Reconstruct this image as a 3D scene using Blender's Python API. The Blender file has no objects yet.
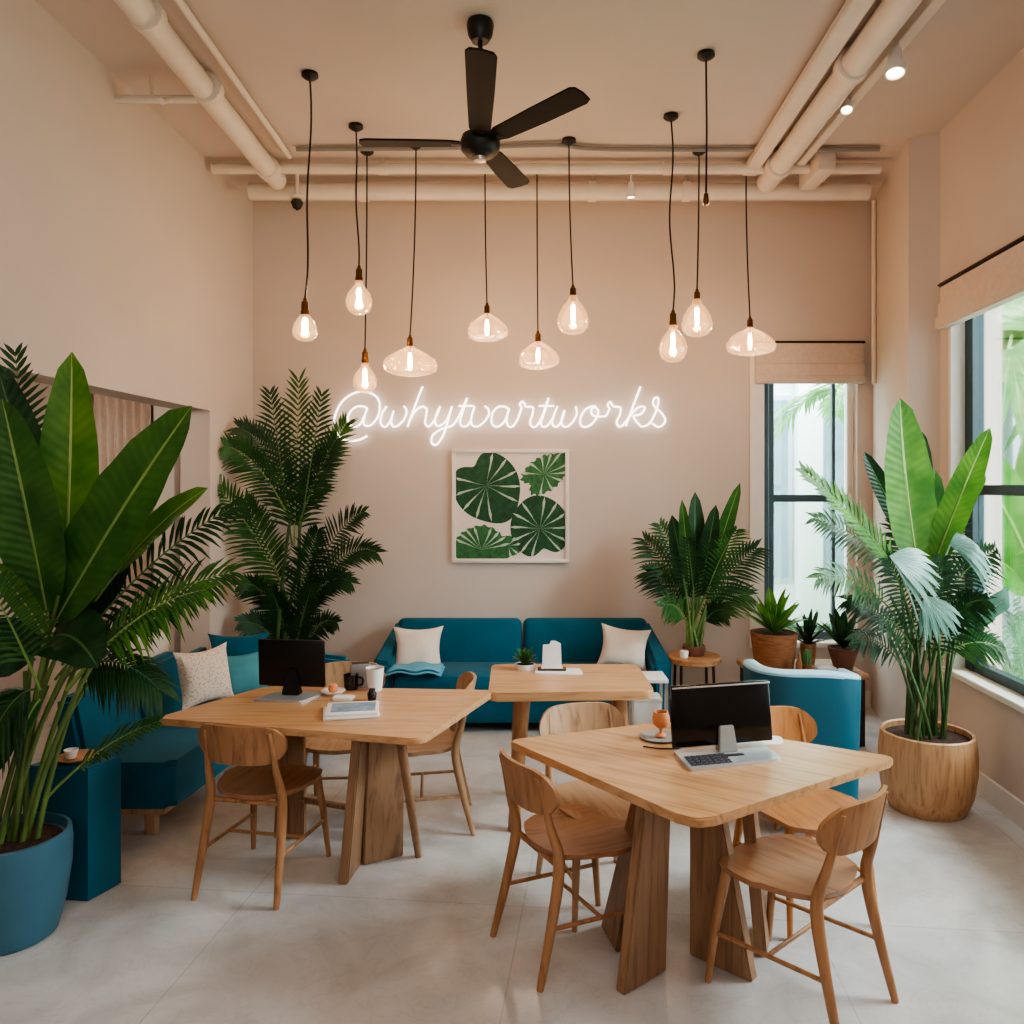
import bpy, bmesh, math, random
from mathutils import Vector, Matrix
PI = math.pi
V = Vector
random.seed(7)
scn = bpy.context.scene
COL = scn.collection

# ------------------------------------------------------------------ camera frame
F = 800.0; CX = 525.0; CY = 485.0; H = 1.8
def at(px, py, Y):                      # photo point at depth Y -> world
    return V(((px-CX)*Y/F, Y, H-(py-CY)*Y/F))
def flo(px, py, z=0.0):                 # photo point lying at height z -> world
    Y = (H-z)*F/(py-CY)
    return V(((px-CX)*Y/F, Y, z))

# ------------------------------------------------------------------ materials
def lin(c):
    return tuple((x/12.92 if x <= .04045 else ((x+.055)/1.055)**2.4) for x in c)
def hx(s, a=1.0):
    s = s.lstrip('#')
    return lin([int(s[i:i+2], 16)/255 for i in (0, 2, 4)])+(a,)
def newmat(name):
    m = bpy.data.materials.new(name); m.use_nodes = True
    nt = m.node_tree; nt.nodes.clear()
    out = nt.nodes.new('ShaderNodeOutputMaterial')
    return m, nt, out
def nd(nt, t, **kw):
    n = nt.nodes.new(t)
    for k, v in kw.items():
        if k in n.inputs: n.inputs[k].default_value = v
        else: setattr(n, k, v)
    return n
def ramp(nt, stops):
    r = nt.nodes.new('ShaderNodeValToRGB')
    e = r.color_ramp.elements
    while len(e) < len(stops): e.new(0.5)
    for el, (p, c) in zip(e, stops): el.position = p; el.color = c
    return r
def mat(name, color, rough=.5, metal=0, noise=0.0, scale=8, bump=0.0, bscale=60, spec=.5, stretch=None, coat=0, color2=None, sheen=0):
    m, nt, out = newmat(name)
    b = nd(nt, 'ShaderNodeBsdfPrincipled', Roughness=rough, Metallic=metal)
    b.inputs['Specular IOR Level'].default_value = spec
    b.inputs['Coat Weight'].default_value = coat
    b.inputs['Sheen Weight'].default_value = sheen
    c = hx(color); b.inputs['Base Color'].default_value = c
    tc = nd(nt, 'ShaderNodeTexCoord')
    src = tc.outputs['Object']
    if stretch:
        mp = nd(nt, 'ShaderNodeMapping'); mp.inputs['Scale'].default_value = stretch
        nt.links.new(src, mp.inputs['Vector']); src = mp.outputs['Vector']
    if noise or color2:
        n = nd(nt, 'ShaderNodeTexNoise', Scale=scale, Detail=5.0)
        nt.links.new(src, n.inputs['Vector'])
        if color2: lo, hi = hx(color2), c
        else:
            lo = tuple(x*(1-noise) for x in c[:3])+(1,); hi = tuple(min(1, x*(1+noise)) for x in c[:3])+(1,)
        r = ramp(nt, [(.3, lo), (.7, hi)])
        nt.links.new(n.outputs['Fac'], r.inputs['Fac']); nt.links.new(r.outputs['Color'], b.inputs['Base Color'])
    if bump:
        n2 = nd(nt, 'ShaderNodeTexNoise', Scale=bscale, Detail=3.0)
        nt.links.new(src, n2.inputs['Vector'])
        bp = nd(nt, 'ShaderNodeBump', Strength=bump, Distance=.01)
        nt.links.new(n2.outputs['Fac'], bp.inputs['Height']); nt.links.new(bp.outputs['Normal'], b.inputs['Normal'])
    nt.links.new(b.outputs['BSDF'], out.inputs['Surface'])
    return m
def wood(name, c1, c2, rough=.4, axis=(1.2, 14, 14), rotz=0.0, coat=.1, scale=3.0):
    m, nt, out = newmat(name)
    b = nd(nt, 'ShaderNodeBsdfPrincipled', Roughness=rough); b.inputs['Coat Weight'].default_value = coat
    b.inputs['Coat Roughness'].default_value = .25
    tc = nd(nt, 'ShaderNodeTexCoord'); mp0 = nd(nt, 'ShaderNodeMapping'); mp0.inputs['Rotation'].default_value = (0, 0, rotz)
    mp = nd(nt, 'ShaderNodeMapping'); mp.inputs['Scale'].default_value = axis
    nt.links.new(tc.outputs['Object'], mp0.inputs['Vector']); nt.links.new(mp0.outputs['Vector'], mp.inputs['Vector'])
    n = nd(nt, 'ShaderNodeTexNoise', Scale=scale, Detail=6.0, Distortion=.6)
    nt.links.new(mp.outputs['Vector'], n.inputs['Vector'])
    r = ramp(nt, [(.28, hx(c2)), (.5, hx(c1)), (.75, tuple(min(1, x*1.12) for x in hx(c1)[:3])+(1,))])
    nt.links.new(n.outputs['Fac'], r.inputs['Fac']); nt.links.new(r.outputs['Color'], b.inputs['Base Color'])
    bp = nd(nt, 'ShaderNodeBump', Strength=.08, Distance=.004)
    nt.links.new(n.outputs['Fac'], bp.inputs['Height']); nt.links.new(bp.outputs['Normal'], b.inputs['Normal'])
    nt.links.new(b.outputs['BSDF'], out.inputs['Surface'])
    return m
def emit(name, color, s):
    m, nt, out = newmat(name)
    e = nd(nt, 'ShaderNodeEmission', Color=hx(color), Strength=s)
    nt.links.new(e.outputs[0], out.inputs['Surface']); return m
def thin_glass(name, tint, refl=.12, glow=None, gs=0.0, rough=.02, haze=0.0, hazec='#ffffff'):
    m, nt, out = newmat(name)
    t = nd(nt, 'ShaderNodeBsdfTransparent', Color=hx(tint))
    g = nd(nt, 'ShaderNodeBsdfGlossy', Roughness=rough)
    lw = nd(nt, 'ShaderNodeLayerWeight', Blend=.25)
    mu = nd(nt, 'ShaderNodeMath', operation='MULTIPLY_ADD'); mu.inputs[1].default_value = .55; mu.inputs[2].default_value = refl*.3
    nt.links.new(lw.outputs['Fresnel'], mu.inputs[0])
    mx = nd(nt, 'ShaderNodeMixShader')
    nt.links.new(mu.outputs[0], mx.inputs[0]); nt.links.new(t.outputs[0], mx.inputs[1]); nt.links.new(g.outputs[0], mx.inputs[2])
    last = mx
    if haze:
        d = nd(nt, 'ShaderNodeBsdfTranslucent', Color=hx(hazec)); m2 = nd(nt, 'ShaderNodeMixShader'); m2.inputs[0].default_value = haze
        nt.links.new(last.outputs[0], m2.inputs[1]); nt.links.new(d.outputs[0], m2.inputs[2]); last = m2
    if glow:
        e = nd(nt, 'ShaderNodeEmission', Color=hx(glow), Strength=gs)
        ad = nd(nt, 'ShaderNodeAddShader')
        nt.links.new(last.outputs[0], ad.inputs[0]); nt.links.new(e.outputs[0], ad.inputs[1]); last = ad
    nt.links.new(last.outputs[0], out.inputs['Surface']); return m
def leafmat(name, c1, c2, vein, veins=26.0, rough=.42, trans=.25, amt=.32):
    m, nt, out = newmat(name)
    uv = nd(nt, 'ShaderNodeUVMap'); sep = nd(nt, 'ShaderNodeSeparateXYZ')
    nt.links.new(uv.outputs[0], sep.inputs[0])
    # lateral veins sweep forward from the midrib: phase = u*veins - |v|*k
    ab = nd(nt, 'ShaderNodeMath', operation='ABSOLUTE'); nt.links.new(sep.outputs[1], ab.inputs[0])
    m1 = nd(nt, 'ShaderNodeMath', operation='MULTIPLY'); m1.inputs[1].default_value = veins; nt.links.new(sep.outputs[0], m1.inputs[0])
    m2 = nd(nt, 'ShaderNodeMath', operation='MULTIPLY_ADD'); m2.inputs[1].default_value = -veins*.09; nt.links.new(ab.outputs[0], m2.inputs[0]); nt.links.new(m1.outputs[0], m2.inputs[2])
    sn = nd(nt, 'ShaderNodeMath', operation='SINE'); mm = nd(nt, 'ShaderNodeMath', operation='MULTIPLY'); mm.inputs[1].default_value = 6.283
    nt.links.new(m2.outputs[0], mm.inputs[0]); nt.links.new(mm.outputs[0], sn.inputs[0])
    r = ramp(nt, [(.0, (0, 0, 0, 1)), (1.0, (amt, amt, amt, 1))])
    mr = nd(nt, 'ShaderNodeMapRange'); mr.inputs[1].default_value = -1; nt.links.new(sn.outputs[0], mr.inputs[0])
    nt.links.new(mr.outputs[0], r.inputs['Fac'])
    tc = nd(nt, 'ShaderNodeTexCoord'); n = nd(nt, 'ShaderNodeTexNoise', Scale=7.0, Detail=3.0); nt.links.new(tc.outputs['Object'], n.inputs['Vector'])
    rc = ramp(nt, [(.35, hx(c2)), (.68, hx(c1))]); nt.links.new(n.outputs['Fac'], rc.inputs['Fac'])
    mx = nd(nt, 'ShaderNodeMix', data_type='RGBA', blend_type='MIX')
    nt.links.new(r.outputs['Color'], mx.inputs['Factor']); nt.links.new(rc.outputs['Color'], mx.inputs['A']); mx.inputs['B'].default_value = hx(c2)
    lt = nd(nt, 'ShaderNodeMath', operation='LESS_THAN'); lt.inputs[1].default_value = .045; nt.links.new(ab.outputs[0], lt.inputs[0])
    mx2 = nd(nt, 'ShaderNodeMix', data_type='RGBA', blend_type='MIX')
    nt.links.new(lt.outputs[0], mx2.inputs['Factor']); nt.links.new(mx.outputs['Result'], mx2.inputs['A']); mx2.inputs['B'].default_value = hx(vein)
    b = nd(nt, 'ShaderNodeBsdfPrincipled', Roughness=rough); b.inputs['Specular IOR Level'].default_value = .35
    bp = nd(nt, 'ShaderNodeBump', Strength=.15, Distance=.005); nt.links.new(sn.outputs[0], bp.inputs['Height']); nt.links.new(bp.outputs[0], b.inputs['Normal'])
    nt.links.new(mx2.outputs['Result'], b.inputs['Base Color'])
    tr = nd(nt, 'ShaderNodeBsdfTranslucent'); nt.links.new(mx2.outputs['Result'], tr.inputs['Color'])
    ms = nd(nt, 'ShaderNodeMixShader'); ms.inputs[0].default_value = trans
    nt.links.new(b.outputs[0], ms.inputs[1]); nt.links.new(tr.outputs[0], ms.inputs[2]); nt.links.new(ms.outputs[0], out.inputs['Surface'])
    return m

M = {}
M['wall'] = mat('wall_paint', '#d1c3b9', .85, noise=.025, scale=1.6, bump=.03, bscale=90, spec=.2)
M['ceil'] = mat('ceiling_paint', '#cec0b7', .9, noise=.02, scale=1.2, spec=.2)
M['trim'] = mat('trim_white', '#e9e2d9', .5, noise=.02)
M['pipe'] = mat('pipe_paint', '#e3d6c8', .45, noise=.05, scale=6)
M['black'] = mat('black_metal', '#0b0908', .42, noise=.1, scale=20)
M['fanblade'] = mat('fan_blade_dark', '#0d0907', .55, noise=.2, scale=8, spec=.2, stretch=(1, 8, 8))
M['brass'] = mat('aged_brass', '#6b4826', .38, metal=.8, noise=.2, scale=30)
M['white'] = mat('white_plastic', '#eeeae4', .4, noise=.02)
M['teal'] = mat('teal_fabric', '#0b576d', .8, noise=.12, scale=5, bump=.25, bscale=260, spec=.25, sheen=.08)
M['teal2'] = mat('teal_fabric_light', '#4d8b95', .8, noise=.12, scale=9, bump=.25, bscale=220, spec=.25)
M['teal3'] = mat('teal_leather', '#0a4f61', .45, noise=.1, scale=4, bump=.08, bscale=120)
M['tealrim'] = mat('pale_blue_piping', '#9cc6d6', .5, noise=.04)
M['plinth'] = mat('teal_painted_box', '#0a5c74', .55, noise=.06, scale=3)
M['potblue'] = mat('blue_ceramic', '#3a687c', .5, noise=.08, scale=5, bump=.05, bscale=40)
M['soil'] = mat('bark_soil', '#4d3020', .95, color2='#1e120b', scale=40, bump=.9, bscale=60)
M['cream'] = mat('cream_linen', '#e2d3c4', .9, noise=.06, scale=12, bump=.3, bscale=240, spec=.2)
M['throwb'] = mat('blue_throw', '#5ea0b8', .9, noise=.1, scale=10, bump=.3, bscale=200)
M['wood'] = wood('oak_top', '#c2956b', '#a4774f', .32, axis=(1.0, 14, 14), rotz=.6, coat=.25)
M['wood2'] = wood('oak_top_long', '#c6996f', '#aa7d53', .34, axis=(1.0, 14, 14), rotz=0, coat=.25)
M['woodleg'] = wood('oak_panel', '#977457', '#735540', .5, axis=(14, 14, 1.0), coat=.05)
M['chair'] = wood('beech_chair', '#a87a54', '#855a38', .42, axis=(10, 10, 1.4), coat=.15)
M['chairpale'] = wood('pale_beech_chair', '#b28d6c', '#92704e', .45, axis=(10, 10, 1.4), coat=.1)
M['chairorange'] = wood('orange_beech_chair', '#bd814c', '#99622f', .42, axis=(10, 10, 1.4), coat=.15)
M['chair_seat'] = wood('beech_seat', '#a57350', '#865838', .4, axis=(12, 1.2, 12), coat=.15)
M['chairpale_seat'] = wood('pale_beech_seat', '#b08c6c', '#947150', .42, axis=(12, 1.2, 12), coat=.1)
M['chairorange_seat'] = wood('orange_beech_seat', '#ad7547', '#905f36', .42, axis=(12, 1.2, 12), coat=.15)
M['potwood'] = wood('slatted_pot_wood', '#c0946c', '#976b45', .5, axis=(16, 16, .9), coat=.05)
M['stoolwood'] = wood('stool_wood', '#b28257', '#8a5d38', .5)
M['basket'] = mat('terracotta_basket', '#a26a44', .75, color2='#7d4c2d', scale=14, bump=.6, bscale=70, stretch=(1, 1, 5))
M['brownpot'] = mat('brown_clay', '#6d4230', .6, noise=.15, scale=8)
M['screen'] = mat('black_screen', '#050506', .16, noise=.1, spec=.5)
M['screenback'] = mat('black_housing', '#0c0a0a', .35, noise=.1)
M['alu'] = mat('aluminium', '#c6c9ce', .3, metal=.55, noise=.03)
M['keys'] = mat('dark_keys', '#3d3c40', .55, noise=.1)
M['paper'] = mat('paper_white', '#e8e6e4', .6, noise=.03)
M['paperblue'] = mat('paper_blue', '#7e96ac', .6, noise=.3, scale=25)
M['orange'] = mat('orange_ceramic', '#d8895a', .45, noise=.08)
M['darkglass'] = mat('dark_cup', '#15100e', .2, noise=.1)
M['grey'] = mat('grey_card', '#8d8782', .55, noise=.06)
M['darkwood'] = wood('dark_tray', '#4c3323', '#2c1c12', .5)
M['metal'] = mat('dark_metal_leg', '#3a322d', .4, metal=.6, noise=.1)
M['chrome'] = mat('satin_metal', '#b8b2aa', .3, metal=.9, noise=.05)
M['winframe'] = mat('window_frame_teal', '#1e3a40', .45, noise=.08)
M['winframe2'] = mat('window_frame_grey', '#3d5560', .45, noise=.08)
M['blind'] = mat('blind_linen', '#d8c6b8', .9, noise=.05, scale=30, bump=.25, bscale=200, spec=.15)
M['glass'] = thin_glass('window_glass', '#fbfffe', .1)
M['bulb'] = thin_glass('bulb_glass', '#fff3e2', .18, glow='#ffbe80', gs=.75)
M['widebulb'] = thin_glass('wide_bulb_glass', '#fff1e0', .3, glow='#ffc08a', gs=.42, haze=.10, hazec='#ffe2c0')
M['filament'] = emit('filament_glow', '#ffcf96', 60.0)
M['neon'] = emit('neon_glow', '#fff1e4', 5.5)
M['spotglow'] = emit('spot_lamp_glow', '#ffe2bd', 14.0)
M['L_bright'] = leafmat('leaf_bright', '#679637', '#3f7426', '#a9c078', 22, trans=.3)
M['L_mid'] = leafmat('leaf_mid', '#44742f', '#28551f', '#86a45c', 24, trans=.25)
M['L_dark'] = leafmat('leaf_dark', '#28502c', '#16371c', '#4f7846', 20, trans=.18)
M['L_pale'] = leafmat('leaf_pale', '#86ab9e', '#5d8a7b', '#b5cec3', 18, rough=.3, trans=.3)
M['L_palm'] = leafmat('palm_mid', '#3c7030', '#1e4a22', '#86a85a', 3, trans=.2, amt=.2)
M['L_palmd'] = leafmat('palm_dark', '#27512a', '#12321c', '#5c8048', 3, trans=.15, amt=.2)
M['L_palmb'] = leafmat('palm_bright', '#639a3e', '#33682a', '#9abf66', 3, trans=.3, amt=.2)
M['stem'] = mat('green_cane', '#6f8a45', .5, color2='#4a6430', scale=9, stretch=(1, 1, .4))
M['stemd'] = mat('dark_green_cane', '#4a6a34', .5, color2='#2c451f', scale=9, stretch=(1, 1, .4))
M['facade'] = mat('white_render', '#e9edf0', .85, noise=.03, scale=2)
M['facade2'] = mat('grey_render', '#b9c4cc', .85, noise=.05, scale=2)
M['extwin'] = mat('facade_window_blue', '#7f97a6', .2, noise=.2, scale=3)
M['lawn'] = mat('garden_green', '#6d9a62', .9, color2='#3e6b3a', scale=5)
M['O_palm'] = leafmat('garden_palm', '#8fc07a', '#5e9a58', '#cfe4b4', 3, trans=.45, amt=.25)
M['O_leaf'] = leafmat('garden_leaf', '#79b84e', '#4e9a3a', '#c2e08a', 14, trans=.5)
M['O_bush'] = leafmat('garden_shrub', '#7aa57c', '#3f7048', '#a8c8a0', 3, trans=.3, amt=.2)
M['print'] = mat('print_green', '#1f5a37', .6, color2='#0f3a22', scale=26)
M['print2'] = mat('print_green_light', '#3c7a47', .6, color2='#1f5531', scale=30)
M['printvein'] = mat('print_vein', '#bcd3bf', .6, noise=.05)
M['canvas'] = mat('canvas_white', '#e6dcd6', .8, noise=.02)

# marble floor
def floor_mat():
    m, nt, out = newmat('polished_marble')
    b = nd(nt, 'ShaderNodeBsdfPrincipled', Roughness=.2); b.inputs['Specular IOR Level'].default_value = .55
    tc = nd(nt, 'ShaderNodeTexCoord')
    n = nd(nt, 'ShaderNodeTexNoise', Scale=2.2, Detail=9.0, Distortion=1.6); nt.links.new(tc.outputs['Object'], n.inputs['Vector'])
    r = ramp(nt, [(.25, hx('#b9b5b2')), (.45, hx('#c6c3c0')), (.55, hx('#cecbc9')), (.8, hx('#d8d6d4'))])
    nt.links.new(n.outputs['Fac'], r.inputs['Fac'])
    n2 = nd(nt, 'ShaderNodeTexNoise', Scale=5.5, Detail=10.0, Distortion=2.5); nt.links.new(tc.outputs['Object'], n2.inputs['Vector'])
    r2 = ramp(nt, [(.47, (1, 1, 1, 1)), (.5, (.93, .925, .92, 1)), (.53, (1, 1, 1, 1))]); nt.links.new(n2.outputs['Fac'], r2.inputs['Fac'])
    mx = nd(nt, 'ShaderNodeMix', data_type='RGBA', blend_type='MULTIPLY'); mx.inputs['Factor'].default_value = 1
    nt.links.new(r.outputs[0], mx.inputs['A']); nt.links.new(r2.outputs[0], mx.inputs['B'])
    br = nd(nt, 'ShaderNodeTexBrick'); br.offset = 0.0
    for k, v in (('Scale', 1.0), ('Mortar Size', .003), ('Brick Width', 1.2), ('Row Height', 1.2)): br.inputs[k].default_value = v
    br.inputs['Color1'].default_value = (1, 1, 1, 1); br.inputs['Color2'].default_value = (.94, .94, .945, 1); br.inputs['Mortar'].default_value = (.8, .79, .78, 1)
    mp = nd(nt, 'ShaderNodeMapping'); mp.inputs['Location'].default_value = (.35, .2, 0); mp.inputs['Rotation'].default_value = (0, 0, .1)
    nt.links.new(tc.outputs['Object'], mp.inputs[0]); nt.links.new(mp.outputs[0], br.inputs['Vector'])
    mx2 = nd(nt, 'ShaderNodeMix', data_type='RGBA', blend_type='MULTIPLY'); mx2.inputs['Factor'].default_value = 1
    nt.links.new(mx.outputs['Result'], mx2.inputs['A']); nt.links.new(br.outputs['Color'], mx2.inputs['B'])
    nt.links.new(mx2.outputs['Result'], b.inputs['Base Color'])
    rr = nd(nt, 'ShaderNodeMapRange'); rr.inputs[3].default_value = .06; rr.inputs[4].default_value = .15
    nt.links.new(n.outputs['Fac'], rr.inputs[0]); nt.links.new(rr.outputs[0], b.inputs['Roughness'])
    nt.links.new(b.outputs[0], out.inputs['Surface']); return m
M['floor'] = floor_mat()
# speckled cushion
def speckle_mat():
    m, nt, out = newmat('speckled_linen')
    b = nd(nt, 'ShaderNodeBsdfPrincipled', Roughness=.9)
    tc = nd(nt, 'ShaderNodeTexCoord'); v = nd(nt, 'ShaderNodeTexVoronoi', Scale=75.0); nt.links.new(tc.outputs['Object'], v.inputs['Vector'])
    r = ramp(nt, [(.22, hx('#b39b88')), (.42, hx('#dccbbb'))]); nt.links.new(v.outputs['Distance'], r.inputs['Fac'])
    nt.links.new(r.outputs[0], b.inputs['Base Color']); nt.links.new(b.outputs[0], out.inputs['Surface']); return m
M['speckle'] = speckle_mat()

# ------------------------------------------------------------------ mesh helpers
def obj(name, bm, m, parent=None, smooth=True, loc=None, rotz=0, recalc=True, angle=40):
    if recalc: bmesh.ops.recalc_face_normals(bm, faces=bm.faces[:])
    me = bpy.data.meshes.new(name); bm.to_mesh(me); bm.free()
    for mm in (m if isinstance(m, (list, tuple)) else [m]): me.materials.append(mm)
    if smooth:
        me.shade_smooth(); me.set_sharp_from_angle(angle=math.radians(angle))
    o = bpy.data.objects.new(name, me); COL.objects.link(o)
    if parent is not None: o.parent = parent
    if loc is not None: o.location = loc
    if rotz: o.rotation_euler = (0, 0, rotz)
    return o
def tag(o, label=None, cat=None, group=None, kind=None):
    if label: o['label'] = label
    if cat: o['category'] = cat
    if group: o['group'] = group
    if kind: o['kind'] = kind
    return o
def thing(name, label, cat, loc=(0, 0, 0), rotz=0, group=None):
    o = bpy.data.objects.new(name, None); COL.objects.link(o); o.empty_display_size = .1
    o.location = loc; o.rotation_euler = (0, 0, rotz)
    return tag(o, label, cat, group)
def copy_tree(o, parent=None):
    kids = [c for c in bpy.data.objects if c.parent == o]
    c = o.copy(); COL.objects.link(c); c.parent = parent
    for k in kids: copy_tree(k, c)
    return c
def struct(name, bm, m, parent=None, **kw):
    o = obj(name, bm, m, parent, **kw)
    if parent is None: o['kind'] = 'structure'
    return o
def B(): return bmesh.new()
def box(bm, c, s, bev=0.0, rot=None, seg=2):
    r = bmesh.ops.create_cube(bm, size=1.0)
    vs = r['verts']
    bmesh.ops.scale(bm, vec=s, verts=vs)
    if bev:
        es = list({e for v in vs for e in v.link_edges})
        g = bmesh.ops.bevel(bm, geom=es, offset=bev, segments=seg, affect='EDGES', profile=.5)
        vs = list({v for f in g['faces'] for v in f.verts} | {v for v in vs if v.is_valid})
    if rot is not None: bmesh.ops.rotate(bm, cent=(0, 0, 0), matrix=rot, verts=vs)
    bmesh.ops.translate(bm, vec=c, verts=vs)
    return vs
def prism(bm, pts, z0, z1, bev=0.0):
    bot = [bm.verts.new((p[0], p[1], z0)) for p in pts]; top = [bm.verts.new((p[0], p[1], z1)) for p in pts]
    fb = bm.faces.new(bot[::-1]); ft = bm.faces.new(top); n = len(pts)
    for i in range(n): bm.faces.new((bot[i], bot[(i+1) % n], top[(i+1) % n], top[i]))
    if bev:
        es = list(set(ft.edges) | set(fb.edges))
        bmesh.ops.bevel(bm, geom=es, offset=bev, segments=2, affect='EDGES')
def hexa(bm, b4, t4, bev=0.0):          # solid from bottom quad and top quad
    vb = [bm.verts.new(p) for p in b4]; vt = [bm.verts.new(p) for p in t4]
    fs = [bm.faces.new(vb[::-1]), bm.faces.new(vt)]
    for i in range(4): fs.append(bm.faces.new((vb[i], vb[(i+1) % 4], vt[(i+1) % 4], vt[i])))
    if bev:
        es = list({e for f in fs for e in f.edges})
        bmesh.ops.bevel(bm, geom=es, offset=bev, segments=2, affect='EDGES')
def tube(bm, pts, r, n=8, cap=True, squash=None):
    pts = [V(p) for p in pts]; k = len(pts)
    rr = [r]*k if not isinstance(r, (list, tuple)) else r
    rings = []; up = None
    for i, p in enumerate(pts):
        t = (pts[min(i+1, k-1)]-pts[max(i-1, 0)])
        if t.length < 1e-9: t = V((0, 0, 1))
        t.normalize()
        if up is None:
            up = V((0, 0, 1)) if abs(t.z) < .9 else V((0, 1, 0))
        a = (up-t*up.dot(t))
        if a.length < 1e-6: a = t.orthogonal()
        a.normalize(); b = t.cross(a); up = a
        ring = []
        for j in range(n):
            th = 2*PI*j/n
            sx = 1 if squash is None else squash
            ring.append(bm.verts.new(p+a*math.cos(th)*rr[i]+b*math.sin(th)*rr[i]*sx))
        rings.append(ring)
    for i in range(k-1):
        for j in range(n):
            bm.faces.new((rings[i][j], rings[i][(j+1) % n], rings[i+1][(j+1) % n], rings[i+1][j]))
    if cap:
        bm.faces.new(rings[0][::-1]); bm.faces.new(rings[-1])
def lathe(bm, prof, c=(0, 0, 0), n=32, sx=1.0, sy=1.0, wob=None):
    c = V(c); rings = []
    for (r, z) in prof:
        if r < 1e-5: rings.append([bm.verts.new(c+V((0, 0, z)))])
        else:
            ring = []
            for j in range(n):
                a = 2*PI*j/n; k = 1+(wob(a, r, z) if wob else 0)
                ring.append(bm.verts.new(c+V((r*k*math.cos(a)*sx, r*k*math.sin(a)*sy, z))))
            rings.append(ring)
    for i in range(len(rings)-1):
        A, Bq = rings[i], rings[i+1]
        for j in range(n):
            if len(A) == 1 and len(Bq) == 1: break
            if len(A) == 1: bm.faces.new((A[0], Bq[(j+1) % n], Bq[j]))
            elif len(Bq) == 1: bm.faces.new((A[j], A[(j+1) % n], Bq[0]))
            else: bm.faces.new((A[j], A[(j+1) % n], Bq[(j+1) % n], Bq[j]))
def catmull(pts, n=6):
    pts = [V(p) for p in pts]; out = []
    for i in range(len(pts)-1):
        p0 = pts[max(i-1, 0)]; p1 = pts[i]; p2 = pts[i+1]; p3 = pts[min(i+2, len(pts)-1)]
        for k in range(n):
            t = k/n
            out.append(.5*((2*p1)+(p2-p0)*t+(2*p0-5*p1+4*p2-p3)*t*t+(3*p1-p0-3*p2+p3)*t**3))
    out.append(pts[-1]); return out
def bez(a, b, c, n):
    return [a*(1-t)**2+b*2*t*(1-t)+c*t*t for t in [i/n for i in range(n+1)]]
def roundpoly(pts, r, n=6):
    out = []; k = len(pts)
    rs = r if isinstance(r, (list, tuple)) else [r]*k
    for i in range(k):
        p = V(pts[i]).to_2d(); a = (V(pts[i-1]).to_2d()-p).normalized(); b = (V(pts[(i+1) % k]).to_2d()-p).normalized()
        s = p+a*rs[i]; e = p+b*rs[i]
        for j in range(n+1):
            t = j/n; out.append(s*(1-t)**2+p*2*t*(1-t)+e*t*t)
    return out
def pillow_bm(w, h, t, n=14, pinch=.17):
    bm = B(); top = {}; bot = {}
    for i in range(n+1):
        for j in range(n+1):
            u = i/n*2-1; v = j/n*2-1
            k = (max(0, (1-u*u))*max(0, (1-v*v)))**.45
            px = u*w/2*(1-pinch*(1-v*v)*(abs(u)**3)); pz = v*h/2*(1-pinch*(1-u*u)*(abs(v)**3))
            edge = i in (0, n) or j in (0, n)
            d = t/2*k*(1+.04*math.sin(7*u+3*v))
            top[i, j] = bm.verts.new((px, d, pz))
            bot[i, j] = top[i, j] if edge else bm.verts.new((px, -d, pz))
    for i in range(n):
        for j in range(n):
            bm.faces.new((top[i, j], top[i+1, j], top[i+1, j+1], top[i, j+1]))
            q = [bot[i, j], bot[i, j+1], bot[i+1, j+1], bot[i+1, j]]
            bm.faces.new(q)
    return bm

# ------------------------------------------------------------------ leaves
def uvset(bm, f, uvs):
    lay = bm.loops.layers.uv.verify()
    for l, u in zip(f.loops, uvs): l[lay].uv = u
def broad_leaf(bm, base, tip, width, arch=.15, petiole=.2, face=(0, -1, .35), fold=.18, ragged=0.0, n=18, pet_r=.006, bend=None):
    base = V(base); tip = V(tip); L = (tip-base).length
    mid = (base+tip)/2+V((0, 0, arch*L))+(V(bend) if bend else V((0, 0, 0)))
    pts = bez(base, mid, tip, n); face = V(face).normalized()
    k0 = int(n*petiole)
    rings = []; hw = 4
    for i in range(n+1):
        t = (pts[min(i+1, n)]-pts[max(i-1, 0)]).normalized()
        s = t.cross(face)
        if s.length < .1: s = t.cross(V((1, 0, 0)))
        s.normalize(); nn = s.cross(t).normalized()
        if i >= k0:
            u = (i-k0)/(n-k0)
            w = width/2*min(1, (math.sin(PI*min(1, u**.85*.95+.025)))**.62*1.03)
            if i == n: w = .002
            row = []
            for j in range(-hw, hw+1):
                v = j/hw; wj = w*(1-(random.random()*ragged if abs(j) == hw else 0))
                row.append(bm.verts.new(pts[i]+s*v*wj+nn*(abs(v)*w*fold*1.2+.04*w*math.sin(i*1.9)*abs(v))-t*(abs(v)**2)*w*.15))
            rings.append((u, row))
    for a in range(len(rings)-1):
        for j in range(2*hw):
            f = bm.faces.new((rings[a][1][j], rings[a][1][j+1], rings[a+1][1][j+1], rings[a+1][1][j]))
            v0 = (j-hw)/hw; v1 = (j+1-hw)/hw
            uvset(bm, f, [(rings[a][0], v0), (rings[a][0], v1), (rings[a+1][0], v1), (rings[a+1][0], v0)])
    tube(bm, [p for p in pts[:k0+max(2, int(n*.6))]], [pet_r*(1-.75*i/(n)) for i in range(k0+max(2, int(n*.6)))], 6)
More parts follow.
